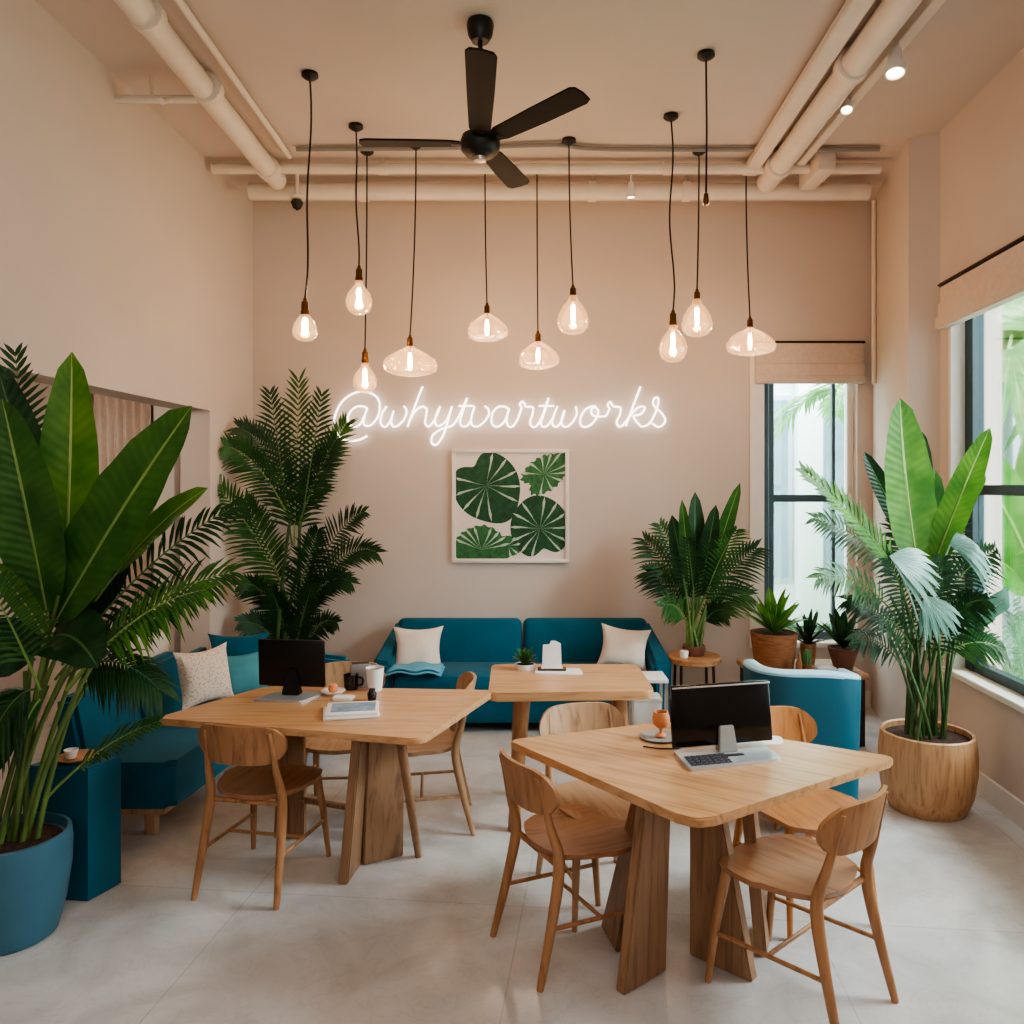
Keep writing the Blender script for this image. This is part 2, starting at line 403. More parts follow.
def frond(bm, base, tip, arch=.25, leaf=.28, n=26, start=.25, droop=.35, width=.018, face=(0, -.5, 1), sweep=.55, r=.006, bend=None, segs=3):
    base = V(base); tip = V(tip); L = (tip-base).length
    mid = (base+tip)/2+V((0, 0, arch*L))+(V(bend) if bend else V((0, 0, 0)))
    m = 40; pts = bez(base, mid, tip, m); face = V(face).normalized()
    tube(bm, pts[::2], [r*(1-.8*i/20) for i in range(21)], 5)
    for i in range(n):
        q = start+(1-start)*(i+.5)/n
        x = q*m; k = min(int(x), m-1); p = pts[k].lerp(pts[k+1], x-k); t = (pts[min(k+2, m)]-pts[max(k-1, 0)]).normalized()
        s = t.cross(face)
        if s.length < .1: s = t.cross(V((1, 0, 0)))
        s.normalize(); nn = s.cross(t).normalized()
        u = (i+.5)/n
        ll = leaf*(.5+.5*math.sin(PI*min(1, .2+u*.72)))*(1-.25*u*u)*random.uniform(.85, 1.12)
        for sd in (-1, 1):
            sw = sweep+(1.1-sweep)*u**3
            d = (s*sd*math.cos(sw)+t*math.sin(sw)+nn*random.uniform(.05, .3)).normalized()
            dr = droop*random.uniform(.7, 1.25)
            c = []
            for g in range(segs+1):
                h = g/segs
                c.append(p+d*ll*h+V((0, 0, -1))*dr*ll*h*h)
            wv = d.cross(nn).normalized()
            prof = [.4, 1.0, .75, .02] if segs == 3 else [.6, 1, .02]
            prev = None
            for g in range(segs+1):
                w = width*prof[g]/2
                a_ = bm.verts.new(c[g]-wv*w); b_ = bm.verts.new(c[g]+wv*w)
                if prev:
                    f = bm.faces.new((prev[0], prev[1], b_, a_))
                    uvset(bm, f, [((g-1)/segs, -1), ((g-1)/segs, 1), (g/segs, 1), (g/segs, -1)])
                prev = (a_, b_)
def fan_leaf(bm, base, center, rad, face, blades=16, spread=2.6, dirv=(0, 0, 1), width=.05, droop=.4, r=.005):
    base = V(base); center = V(center); tube(bm, bez(base, (base+center)/2+V((0, 0, .08)), center, 8), r, 5)
    face = V(face).normalized(); d0 = V(dirv); d0 = (d0-face*d0.dot(face)).normalized()
    for i in range(blades):
        a = -spread/2+spread*(i+.5)/blades
        d = Matrix.Rotation(a, 3, face) @ d0; w0 = d.cross(face).normalized(); prev = None
        rr = rad*(.8+.2*math.cos(a))*random.uniform(.95, 1.05)
        for g in range(5):
            h = g/4; p = center+d*rr*h+V((0, 0, -1))*droop*rr*h*h*h+face*(.02*(i % 2))*h
            w = max(width*rr/.3*.5*[.12, .7, 1, .8, .05][g], .001)
            a_ = bm.verts.new(p-w0*w); b_ = bm.verts.new(p+w0*w)
            if prev:
                f = bm.faces.new((prev[0], prev[1], b_, a_)); uvset(bm, f, [(g/4, -1), (g/4, 1), (g/4, 1), (g/4, -1)])
            prev = (a_, b_)
def leafobj(name, bm, m, parent):
    for v in bm.verts:                                   # leaves rest against the walls, never pass through
        if v.co.y > 4.0 and v.co.x < 0:
            v.co.x = max(v.co.x, lx(v.co.y)+.012+.01*random.random())
        if v.co.x > 1.8:
            lim = rx(v.co.y) if v.co.y < 5.2 else 2.54+(v.co.y-5.3)*.233
            v.co.x = min(v.co.x, lim-.012-.01*random.random())
        v.co.y = min(v.co.y, YB-.03-.01*random.random())
    o = obj(name, bm, m, parent, recalc=False, angle=70)
    pl = parent.location; o.location = -V(pl) if True else o.location   # leaves are written in world space
    return o

# ================================================================== SETTING
ZC = 4.1; YB = 6.5
def lx(Y): return -2.21-(YB-Y)*.044           # left wall
def rx(Y): return 2.296+.0777*Y               # right wall
bm = B(); box(bm, (0, 2.6, -.05), (9.0, 8.4, .1)); struct('floor', bm, M['floor'], smooth=False)
bm = B(); box(bm, (0, 2.6, ZC+.05), (9.0, 8.2, .1)); struct('ceiling', bm, M['ceil'], smooth=False)
# back wall with window opening
WX0, WX1, WZ0, WZ1 = 1.885, 2.70, .5, 2.95
bm = B()
def bx2(bm, x0, x1, y0, y1, z0, z1, bev=0): box(bm, ((x0+x1)/2, (y0+y1)/2, (z0+z1)/2), (x1-x0, y1-y0, z1-z0), bev)
bx2(bm, -2.40, WX0, YB, YB+.2, 0, ZC); bx2(bm, WX1, 3.1, YB, YB+.2, 0, ZC)
bx2(bm, WX0, WX1, YB, YB+.2, 0, WZ0); bx2(bm, WX0, WX1, YB, YB+.2, WZ1, ZC)
struct('wall_back', bm, M['wall'], smooth=False)
# left wall with alcove opening
OY0, OY1, OZ = 2.6, 5.70, 2.33
def lwall(bm, y0, y1, z0, z1, th=.21):
    prism(bm, [(lx(y0), y0), (lx(y1), y1), (lx(y1)-th, y1), (lx(y0)-th, y0)], z0, z1)
bm = B(); lwall(bm, OY1, YB+.1, 0, ZC); lwall(bm, OY0, OY1, OZ, ZC); lwall(bm, -1.5, OY0, 0, ZC)
struct('wall_left', bm, M['wall'], smooth=False)
# alcove shell behind the opening
bm = B(); bx2(bm, -4.2, -2.47, 6.1, 6.25, 0, 2.7); bx2(bm, -4.3, -4.15, 2.0, 6.25, 0, 2.7); bx2(bm, -4.2, -2.62, 2.0, 2.15, 0, 2.7); bx2(bm, -4.3, -2.52, 2.0, 6.25, 2.7, 2.8)
struct('wall_alcove', bm, M['wall'], smooth=False)
bm = B(); bx2(bm, -2.78, -2.62, 5.98, 6.1, 0, 2.7, .008); bx2(bm, -3.42, -3.24, 5.9, 6.1, 0, 2.7, .008)
struct('trim_1', bm, M['trim'])
# right wall: side pier, then wall with big window
RY0, RY1, RZ0, RZ1 = 2.5, 5.06, .62, 3.0
def rwall(bm, y0, y1, z0, z1, th=.22):
    prism(bm, [(rx(y0), y0), (rx(y0)+th, y0), (rx(y1)+th, y1), (rx(y1), y1)], z0, z1)
bm = B()
rwall(bm, -1.5, RY0, 0, ZC); rwall(bm, RY1, 5.22, 0, ZC); rwall(bm, RY0, RY1, 0, RZ0); rwall(bm, RY0, RY1, RZ1, ZC)
struct('wall_right', bm, M['wall'], smooth=False)
bm = B(); prism(bm, [(2.82, 6.5), (2.54, 5.3), (2.705, 5.2), (3.1, 5.2), (3.1, 6.5)], 0, ZC); struct('trim_2', bm, M['wall'], smooth=False)
bm = B(); bx2(bm, -2.9, 2.6, -1.7, -1.5, 0, ZC); struct('wall_front', bm, M['wall'], smooth=False)
# baseboards and sills
bm = B(); prism(bm, [(rx(-1.5), -1.5), (rx(-1.5)-.018, -1.5), (rx(5.2)-.018, 5.2), (rx(5.2), 5.2)], 0, .13); struct('baseboard_right', bm, M['trim'], smooth=False)
bm = B(); bx2(bm, -2.2, 2.8, YB-.018, YB, 0, .13); struct('baseboard_back', bm, M['trim'], smooth=False)
bm = B(); prism(bm, [(rx(RY0)-.04, RY0-.05), (rx(RY0)+.2, RY0-.05), (rx(RY1)+.2, RY1+.03), (rx(RY1)-.04, RY1+.03)], RZ0-.005, RZ0+.03, .005); struct('trim_3', bm, M['trim'])
bm = B(); bx2(bm, WX0-.05, WX1+.03, YB-.06, YB+.19, WZ0-.01, WZ0+.03, .005); struct('trim_4', bm, M['trim'])
# back window
w1 = thing('window_1', None, None); w1['kind'] = 'structure'
bm = B()
yf = YB+.11
bx2(bm, WX0+.055, WX0+.115, yf-.03, yf+.03, WZ0+.03, WZ1); bx2(bm, WX0+.125, WX0+.165, yf-.02, yf+.03, WZ0+.03, WZ1)
bx2(bm, WX1-.17, WX1-.145, yf-.02, yf+.02, WZ0+.03, WZ1)
bx2(bm, WX0+.165, WX1-.05, yf-.025, yf+.025, 1.66, 1.72); bx2(bm, WX0+.165, WX1-.05, yf-.025, yf+.025, WZ0+.03, WZ0+.09); bx2(bm, WX0+.165, WX1-.05, yf-.025, yf+.025, WZ1-.06, WZ1)
bm2 = B(); bx2(bm2, WX1-.05, WX1, yf-.03, yf+.03, WZ0+.03, WZ1); obj('window_jamb', bm2, M['trim'], w1, smooth=False)
obj('window_frame', bm, M['winframe2'], w1, smooth=False)
bm = B(); bx2(bm, WX0, WX0+.055, YB-.015, yf+.05, WZ0+.03, WZ1); bx2(bm, WX0-.06, WX0, YB-.02, YB, WZ0-.02, WZ1+.05); obj('window_casing', bm, M['trim'], w1, smooth=False)
bm = B(); bx2(bm, WX0+.165, WX1-.05, yf-.003, yf+.003, WZ0+.09, 1.66); obj('pane', bm, M['glass'], w1, smooth=False)
bm = B(); bx2(bm, WX0+.165, WX1-.05, yf-.003, yf+.003, 1.72, WZ1-.06); obj('pane', bm, M['glass'], w1, smooth=False)
# right window
w2 = thing('window_2', None, None); w2['kind'] = 'structure'
def rbar(bm, y0, y1, z0, z1, o0, o1):
    prism(bm, [(rx(y0)+o0, y0), (rx(y0)+o1, y0), (rx(y1)+o1, y1), (rx(y1)+o0, y1)], z0, z1)
bm = B()
rbar(bm, RY1-.13, RY1-.03, RZ0+.03, RZ1, .08, .15); rbar(bm, RY0, RY0+.09, RZ0+.03, RZ1, .08, .15)
rbar(bm, RY0+.09, RY1-.13, 1.74, 1.80, .085, .145); rbar(bm, RY0+.09, RY1-.13, RZ0+.03, RZ0+.09, .085, .145); rbar(bm, RY0+.09, RY1-.13, RZ1-.06, RZ1, .085, .145)
rbar(bm, 3.45, 3.53, RZ0+.09, RZ1-.06, .085, .145)
obj('window_frame', bm, M['winframe'], w2, smooth=False)
bm = B(); rbar(bm, RY1-.03, RY1+.0, RZ0+.03, RZ1, -.01, .2); obj('window_casing', bm, M['trim'], w2, smooth=False)
for (y0, y1) in ((RY0+.09, 3.45), (3.53, RY1-.13)):
    for (z0, z1) in ((RZ0+.09, 1.74), (1.80, RZ1-.06)):
        bm = B(); rbar(bm, y0, y1, z0, z1, .112, .118); obj('pane', bm, M['glass'], w2, smooth=False)
# roman blinds
bl = thing('roman_blind', 'folded beige roman blind above the narrow window on the back wall', 'blind', (2.32, YB, 2.7))
bm = B()
for k, (z0, z1, d) in enumerate(((2.74, 2.95, .035), (2.66, 2.78, .055), (2.62, 2.68, .07))): bx2(bm, -.46, .42, -d-.005, -.004, z0-2.7, z1-2.7, .012)
obj('fabric_folds', bm, M['blind'], bl)
bm = B(); bx2(bm, -.47, .43, -.04, -.002, .245, .265, .004); obj('headrail', bm, M['metal'], bl)
bl = thing('roman_blind', 'folded beige roman blind above the wide window on the right wall', 'blind', (rx(4), 4, 2.95))
bm = B()
def rb2(bm, y0, y1, z0, z1, d, e=.003):
    prism(bm, [(rx(y0)-d-rx(4), y0-4), (rx(y0)-e-rx(4), y0-4), (rx(y1)-e-rx(4), y1-4), (rx(y1)-d-rx(4), y1-4)], z0-2.95, z1-2.95, .008)
for z0, z1, d in ((2.92, 3.07, .04), (2.85, 2.96, .06), (2.79, 2.87, .08)): rb2(bm, 2.4, 5.1, z0, z1, d)
obj('fabric_folds', bm, M['blind'], bl)
bm = B(); rb2(bm, 2.38, 5.13, 3.065, 3.09, .05, .002); obj('headrail', bm, M['metal'], bl)

# ================================================================== CEILING SERVICES
def pipe(name, pts, r, label, cat, collars=(), group=None, m='pipe', n=16):
    bm = B(); tube(bm, pts, r, n)
    o = thing(name, label, cat, V(pts[0]), 0, group)
    ob = obj('pipe_run', bm, M[m], o); ob.location = -o.location
    for (c, d) in collars:
        bm = B(); d = V(d).normalized(); c = V(c); tube(bm, [c-d*.03, c+d*.03], r*1.22, n); q = obj('collar', bm, M[m], o); q.location = -o.location
        bm = B(); tube(bm, [c, (c.x, c.y, ZC)], .008, 6); q = obj('hanger_rod', bm, M[m], o); q.location = -o.location
    return o
pipe('ceiling_pipe', [(-1.76, -1.4, 4.0), (-1.79, 5.78, 4.0)], .068, 'thick white pipe running along the left side of the ceiling', 'pipe', [((-1.765, 4.45, 4.0), (0, 1, 0)), ((-1.77, 3.75, 4.0), (0, 1, 0)), ((-1.785, 5.55, 4.0), (0, 1, 0))])
pipe('ceiling_conduit', [(-1.60, -1.4, 4.06), (-1.62, 5.5, 4.06)], .02, 'thin conduit beside the thick pipe on the left of the ceiling', 'pipe', m='pipe', n=10)
bm = B(); tube(bm, [(-2.33, 4.5, 3.97), (-1.84, 4.5, 3.97)], .022, 10); tube(bm, [(-2.0, 4.5, 3.97), (-1.95, 4.3, 3.86)], .016, 8); tube(bm, [(-2.1, 4.5, 3.97), (-2.1, 4.5, 4.1)], .012, 8)
tag(obj('pipe_bracket', bm, M['pipe']), 'white branch bracket between left wall and thick ceiling pipe', 'bracket')
pipe('ceiling_pipe', [(1.60, -1.4, 4.0), (1.76, 5.82, 4.0)], .075, 'thick white pipe running along the right side of the ceiling', 'pipe', [((1.72, 4.2, 4.0), (0, 1, 0)), ((1.75, 5.5, 4.0), (0, 1, 0))])
bm = B(); prism(bm, [(1.36, -1.4), (1.48, -1.4), (1.66, 5.75), (1.56, 5.75)], 4.02, 4.075, .006); tag(obj('cable_tray', bm, M['pipe']), 'flat white cable tray left of the right ceiling pipe', 'tray')
bm = B(); prism(bm, [(1.84, -1.4), (1.91, -1.4), (1.965, 5.7), (1.905, 5.7)], 4.04, 4.1, .004); tag(obj('lighting_track', bm, M['pipe']), 'white spotlight track on the ceiling right of the pipes', 'track')
pipe('ceiling_pipe', [(-2.05, 5.97, 3.99), (2.56, 5.97, 3.99)], .062, 'lower thick white pipe crossing in front of the back wall', 'pipe', [((-1.2, 5.97, 3.99), (1, 0, 0)), ((.5, 5.97, 3.99), (1, 0, 0)), ((1.2, 5.97, 3.99), (1, 0, 0))])
pipe('ceiling_pipe', [(-2.2, 5.64, 4.03), (2.5, 5.64, 4.03)], .036, 'upper thinner white pipe crossing near the back wall', 'pipe', [((-1.0, 5.64, 4.03), (1, 0, 0)), ((1.0, 5.64, 4.03), (1, 0, 0))])
pipe('ceiling_conduit', catmull([(-1.55, 5.42, 4.075), (-.5, 5.4, 4.075), (.2, 5.35, 4.075), (.6, 5.42, 4.075), (2.4, 5.42, 4.075)], 4), .016, 'thin grey conduit along the ceiling in front of the crossing pipes', 'pipe', m='grey', n=8)
bm = B(); bx2(bm, 2.0, 2.12, 5.45, 5.85, 3.95, 4.1, .01); tag(obj('junction_duct', bm, M['pipe']), 'short white duct box at the right end of the crossing pipes', 'duct')
pipe('wall_conduit', [(2.76, 6.33, 4.05), (2.76, 6.33, 2.6)], .018, 'thin white vertical conduit down the corner beside the narrow window', 'pipe', n=8)
# spot lights
def spot(p, d, L, r, label, top=None, lamp=True):
    p = V(p); d = V(d).normalized(); root = thing('spotlight', label, 'spotlight', p, 0, 'ceiling spotlights')
    bm = B(); q = d.to_track_quat('Z', 'Y').to_matrix()
    prof = [(0, -L*.55), (r*.62, -L*.5), (r*.7, -L*.1), (r, L*.25), (r, L*.5), (r*.85, L*.5), (r*.8, L*.4)]
    lathe(bm, prof, n=20); bmesh.ops.rotate(bm, cent=(0, 0, 0), matrix=q, verts=bm.verts[:]); obj('lamp_body', bm, M['white'], root)
    bm = B(); lathe(bm, [(0, L*.41), (r*.8, L*.41)], n=20); bmesh.ops.rotate(bm, cent=(0, 0, 0), matrix=q, verts=bm.verts[:]); obj('lens', bm, M['spotglow'], root, recalc=False)
    if top is not None:
        bm = B(); tube(bm, [-d*L*.3, V(top)-p], r*.22, 8); obj('stem', bm, M['white'], root)
    return root
p = at(895, 62, 4.05)
spot(p, (-.1, -.25, -1), .14, .05, 'lit white spotlight on the ceiling track, nearest and largest', (1.895, 4.06, 4.05))
p = at(847, 104, 4.7); p2 = spot(p, (-.2, -.4, -1), .1, .036, 'small round spotlight hanging behind the large lit one at the track', (1.90, 4.75, 4.05))
spot(at(631, 190, 5.75), (0, 0, -1), .11, .03, 'small lit downlight under the crossing pipe, left of two', (at(631, 190, 5.75).x, 5.75, 4.1))
spot(at(706, 198, 5.80), (0, 0, -1), .09, .026, 'small lit downlight under the crossing pipe, right of two', (at(706, 198, 5.8).x, 5.80, 4.1))
# sensor at left
c = at(297, 204, 5.85); root = thing('ceiling_sensor', 'small dark sensor hanging under the left pipe end', 'sensor', c)
bm = B(); lathe(bm, [(0, -.05), (.03, -.03), (.045, .01), (.03, .03), (0, .035)], n=16); obj('dome', bm, M['black'], root)
bm = B(); tube(bm, [(0, 0, .03), (0, 0, ZC-c.z)], .014, 8); lathe(bm, [(0, .03), (.05, .035), (.05, .055), (0, .06)], n=16); obj('mount', bm, M['pipe'], root)

# ================================================================== CEILING FAN
fc = V((-.222, 3.97, 3.49)); fan = thing('ceiling_fan', 'dark brown four-bladed ceiling fan on a thin rod', 'fan', (fc.x, fc.y, ZC))
dz = fc.z-ZC
bm = B(); lathe(bm, [(0, 0), (.062, 0), (.068, -.02), (.06, -.07), (.042, -.1), (0, -.1)], n=28); obj('canopy', bm, M['black'], fan)
bm = B(); tube(bm, [(0, 0, -.09), (0, 0, dz+.05)], .012, 10); obj('downrod', bm, M['black'], fan)
bm = B(); lathe(bm, [(0, dz+.1), (.03, dz+.1), (.035, dz+.06), (.09, dz+.04), (.1, dz+.01), (.095, dz-.03), (.07, dz-.055), (.045, dz-.065), (0, dz-.068)], n=32); obj('motor_housing', bm, M['black'], fan)
bm = B(); lathe(bm, [(0, dz-.085), (.03, dz-.082), (.034, dz-.066), (0, dz-.066)], n=20); obj('hub_cap', bm, M['chrome'], fan)
for ang, L in ((181, .60), (-86.5, .86), (-47, .70), (71, .60)):
    a = math.radians(ang); bm = B()
    out = [(.10, -.035), (.16, -.056), (L*.6, -.062), (L-.03, -.066), (L-.006, -.05), (L, .0), (L-.01, .05), (L-.04, .064), (L*.6, .06), (.16, .05), (.10, .03)]
    prism(bm, out, -.005, .005, .002)
    R = Matrix.Rotation(a, 3, 'Z') @ Matrix.Rotation(math.radians(-9), 3, 'X')
    bmesh.ops.rotate(bm, cent=(0, 0, 0), matrix=R, verts=bm.verts[:]); bmesh.ops.translate(bm, vec=(0, 0, dz+.005), verts=bm.verts[:])
    b_ = obj('blade', bm, M['fanblade'], fan)
    bm = B(); box(bm, (.1, 0, .0), (.09, .035, .012), .003); bmesh.ops.rotate(bm, cent=(0, 0, 0), matrix=R, verts=bm.verts[:]); bmesh.ops.translate(bm, vec=(0, 0, dz+.003), verts=bm.verts[:]); obj('blade_bracket', bm, M['black'], b_)

# ================================================================== PENDANTS
def pendant(px, py, Y, kind, label, cordx=None, s=1.0, wig=0.0):
    c = at(px, py, Y); k = V((at(cordx if cordx is not None else px, 100, Y).x, Y, ZC))
    root = thing('pendant_lamp', label, 'pendant light', k, 0, 'bare filament bulb pendants')
    d = c-k
    bm = B(); lathe(bm, [(0, 0), (.045, 0), (.047, -.018), (.03, -.032), (.008, -.04), (0, -.04)], n=20); obj('canopy', bm, M['black'], root)
    hs = .098*s if kind == 'pear' else .085*s
    st = V((d.x, 0, d.z+hs+.07))
    pts = [V((0, 0, -.03))]
    for i in range(1, 9):
        t = i/9; pts.append(V((st.x*t**2+wig*math.sin(t*9)*.008, 0, -.03+(st.z+.03)*t)))
    pts.append(st); bm = B(); tube(bm, catmull(pts, 3), .0055, 6); obj('cord', bm, M['black'], root)
    bm = B(); lathe(bm, [(0, .08), (.008, .08), (.014, .06), (.02, .055), (.021, .01), (.024, .005), (.024, -.012), (.02, -.03), (0, -.03)], c=(d.x, 0, d.z+hs), n=18); obj('socket', bm, M['brass'], root)
    bm = B()
    if kind == 'pear':
        prof = [(.017, .085), (.02, .065), (.036, .045), (.055, .018), (.064, -.012), (.062, -.04), (.048, -.066), (.026, -.08), (0, -.085)]
        lathe(bm, [(r*s, z*s) for r, z in prof], c=(d.x, 0, d.z), n=28); g = 'bulb'
    elif kind == 'tear':
        prof = [(.016, .09), (.022, .07), (.043, .045), (.062, .01), (.07, -.025), (.066, -.05), (.045, -.072), (.02, -.08), (0, -.082)]
        lathe(bm, [(r*s, z*s) for r, z in prof], c=(d.x, 0, d.z), n=28); g = 'bulb'
    else:
        prof = [(.018, .075), (.03, .065), (.07, .045), (.115, .015), (.132, -.015), (.12, -.04), (.09, -.052), (.06, -.058), (.03, -.062), (0, -.064)]
        ph = px*.37
        lathe(bm, [(r*s, z*s*1.22-.004) for r, z in prof], c=(d.x, 0, d.z), n=40, wob=lambda a, r, z: (.13*math.sin(2*a+ph)+.08*math.sin(5*a+ph*2)+.04*math.sin(9*a+z*60))*(1 if r > .05 else .2)); g = 'widebulb'
    bl = obj('bulb', bm, M[g], root, recalc=False, angle=80)
    bm = B()
    for j in range(4):
        a = j*PI/2+.4; x = .009*math.cos(a); y = .009*math.sin(a)
        tube(bm, [(d.x+x*.6, y*.6, d.z+.05*s), (d.x+x*1.2, y*1.2, d.z+.0), (d.x+x*.6, y*.6, d.z-.045*s)], .006, 6)
    obj('filament', bm, M['filament'], bl)
    L = bpy.data.lights.new('bulb_light', 'POINT'); L.energy = 7.5; L.color = (1, .69, .45); L.shadow_soft_size = .03
    lo = bpy.data.objects.new('bulb_light', L); COL.objects.link(lo); lo.location = c; return root
pendant(305, 327, 4.47, 'tear', 'pendant light with round-bottomed bulb, leftmost of all', 310, .98, 1)
pendant(359, 298, 5.11, 'pear', 'pendant light second from left, its pear-shaped bulb hanging higher', 356, 1.3, .6)
pendant(365, 378, 5.49, 'pear', 'pendant light with small bulb hanging lowest, just above the neon at-sign', 367, 1.25)
pendant(410, 362, 5.40, 'wide', 'pendant light with wide wavy glass above the neon letters h and y', 416, 1.22)
pendant(487, 328, 5.78, 'wide', 'pendant light with wide wavy glass above the left half of the leaf print', 485, 1.2)
pendant(538, 356, 5.78, 'wide', 'pendant light with wide wavy glass hanging above the right half of the leaf print', 537, 1.2)
pendant(573, 316, 5.32, 'tear', 'pendant light with round clear bulb and straight cord, right of the fan', 569, 1.5)
pendant(673, 344, 4.97, 'pear', 'pendant light with dim bulb on a bent cord, lower of the close pair at right', 671, 1.35, 1.5)
pendant(697, 319, 5.49, 'tear', 'pendant light with teardrop bulb, upper of the close pair at right', 699, 1.5)
pendant(750, 342, 5.78, 'wide', 'rightmost pendant light with wide glass beside the narrow window', 746, 1.22)
# hanging cord without bulb
c = at(706, 53, 4.26); root = thing('hanging_cord_lamp', 'long black ceiling cord with tiny brass tip, right of the fan', 'pendant light', (c.x, 4.26, ZC))
bm = B(); lathe(bm, [(0, 0), (.045, 0), (.047, -.018), (.03, -.032), (0, -.04)], n=20); obj('canopy', bm, M['black'], root)
bm = B(); tube(bm, [(0, 0, -.03), (.004, 0, -.4), (0, 0, -.76)], .0055, 6); obj('cord', bm, M['black'], root)
bm = B(); lathe(bm, [(0, -.74), (.012, -.75), (.016, -.79), (.012, -.81), (0, -.81)], n=12); obj('tip', bm, M['brass'], root)

# ================================================================== NEON SIGN
sgn = thing('neon_sign', 'glowing white neon cursive handle sign starting with an at-sign on back wall', 'neon sign', (0, YB, 2.2))
KA = 180/1024
def A(pts): return [(325+x*KA, 380+y*KA) for x, y in pts]
def Bq(pts): return [(495+x*KA, 380+y*KA) for x, y in pts]
strokes = [
 A([(240,318),(200,338),(150,347),(100,335),(65,295),(52,240),(65,180),(100,120),(150,82),(205,66),(260,75),(300,105),(312,150),(302,205),(275,245),(245,262),(222,252),(220,225),(232,185),(238,162),(215,150),(180,152),(148,175),(130,215),(143,255),(175,265),(205,245),(222,205)]),
 A([(350,150),(325,190),(315,235),(328,263),(350,262),(375,225),(390,175),(377,230),(385,262),(410,262),(445,230),(463,190),(460,162),(448,150)]),
 A([(555,38),(530,100),(500,180),(470,266)]), A([(474,250),(510,180),(550,152),(578,165),(575,205),(570,245),(588,265),(615,240),(638,195),(655,150)]),
 A([(655,150),(632,200),(627,245),(650,262),(690,230),(712,180),(722,150),(704,215),(682,290),(655,345),(627,370),(606,352),(615,312),(660,280),(718,262),(745,235),(775,180),(808,103)]),
 A([(808,103),(782,185),(768,240),(785,265),(812,257),(826,235)]), A([(760,148),(845,148)]),
 A([(852,152),(834,205),(834,250),(862,266),(903,240),(932,195),(926,162),(908,150)]),
 Bq([(78,165),(50,150),(12,157),(-14,190),(-20,235),(-5,262),(20,264),(50,240),(72,195),(80,162),(66,222),(76,262),(100,264),(125,230),(150,160),(140,138),(156,123),(170,138),(176,152),(215,156),(214,192),(200,238),(210,264),(235,262),(265,215),(305,103)]),
 Bq([(305,103),(285,170),(264,230),(262,255),(276,266),(300,258),(325,222)]), Bq([(250,148),(335,148)]),
 Bq([(355,150),(335,200),(325,243),(340,265),(365,255),(388,205),(395,172),(379,228),(385,260),(410,265),(445,235),(466,188),(458,150)]),
 Bq([(575,150),(545,152),(515,168),(490,205),(485,245),(505,267),(545,255),(578,215),(588,180),(574,158),(552,162),(547,185),(565,205),(600,208),(632,205)]),
 Bq([(632,205),(650,165),(640,142),(655,125),(667,143),(680,152),(714,158),(710,198),(692,238),(705,265),(730,255),(760,215)]),
 Bq([(828,38),(800,110),(770,190),(745,262)]), Bq([(756,222),(798,168),(838,150),(852,165),(827,195),(788,206),(815,248),(840,265),(880,245),(913,185),(931,115),(915,100),(900,120),(907,150),(948,188),(968,225),(955,255),(925,266),(893,245)])]
for s in strokes:
    w = [at(x, y, YB-.035) for x, y in s]; bm = B(); tube(bm, catmull([p-V((0, YB, 2.2)) for p in w], 5), .0068, 8); obj('neon_tube', bm, M['neon'], sgn)
bm = B()
for s in strokes[::2]:
    for q in (s[1], s[-2]):
        p = at(q[0], q[1], YB-.03)-V((0, YB, 2.2)); tube(bm, [p, (p.x, -.001, p.z)], .004, 6)
obj('standoff_clips', bm, M['white'], sgn)

# ================================================================== LEAF PRINT
fc0 = at(452, 449, YB-.02); fc1 = at(569, 562.5, YB-.02); W = fc1.x-fc0.x; Hh = fc0.z-fc1.z
art = thing('framed_print', 'square white-framed print of four green tropical leaves on back wall', 'picture', ((fc0.x+fc1.x)/2, YB-.001, (fc0.z+fc1.z)/2))
bm = B(); t = .03
for (x0, x1, z0, z1) in ((-W/2, W/2, Hh/2-t, Hh/2), (-W/2, W/2, -Hh/2, -Hh/2+t), (-W/2, -W/2+t, -Hh/2+t, Hh/2-t), (W/2-t, W/2, -Hh/2+t, Hh/2-t)): bx2(bm, x0, x1, -.04, 0, z0, z1, .003)
obj('frame', bm, M['trim'], art)
bm = B(); bx2(bm, -W/2+t, W/2-t, -.02, -.002, -Hh/2+t, Hh/2-t); cv = obj('canvas', bm, M['canvas'], art, smooth=False)
IW = W/2-t-.002; IH = Hh/2-t-.002
def pic(x, y): return ((x-520)/(415)*IW, -(y-470)/(395)*IH)     # crop pixel -> canvas
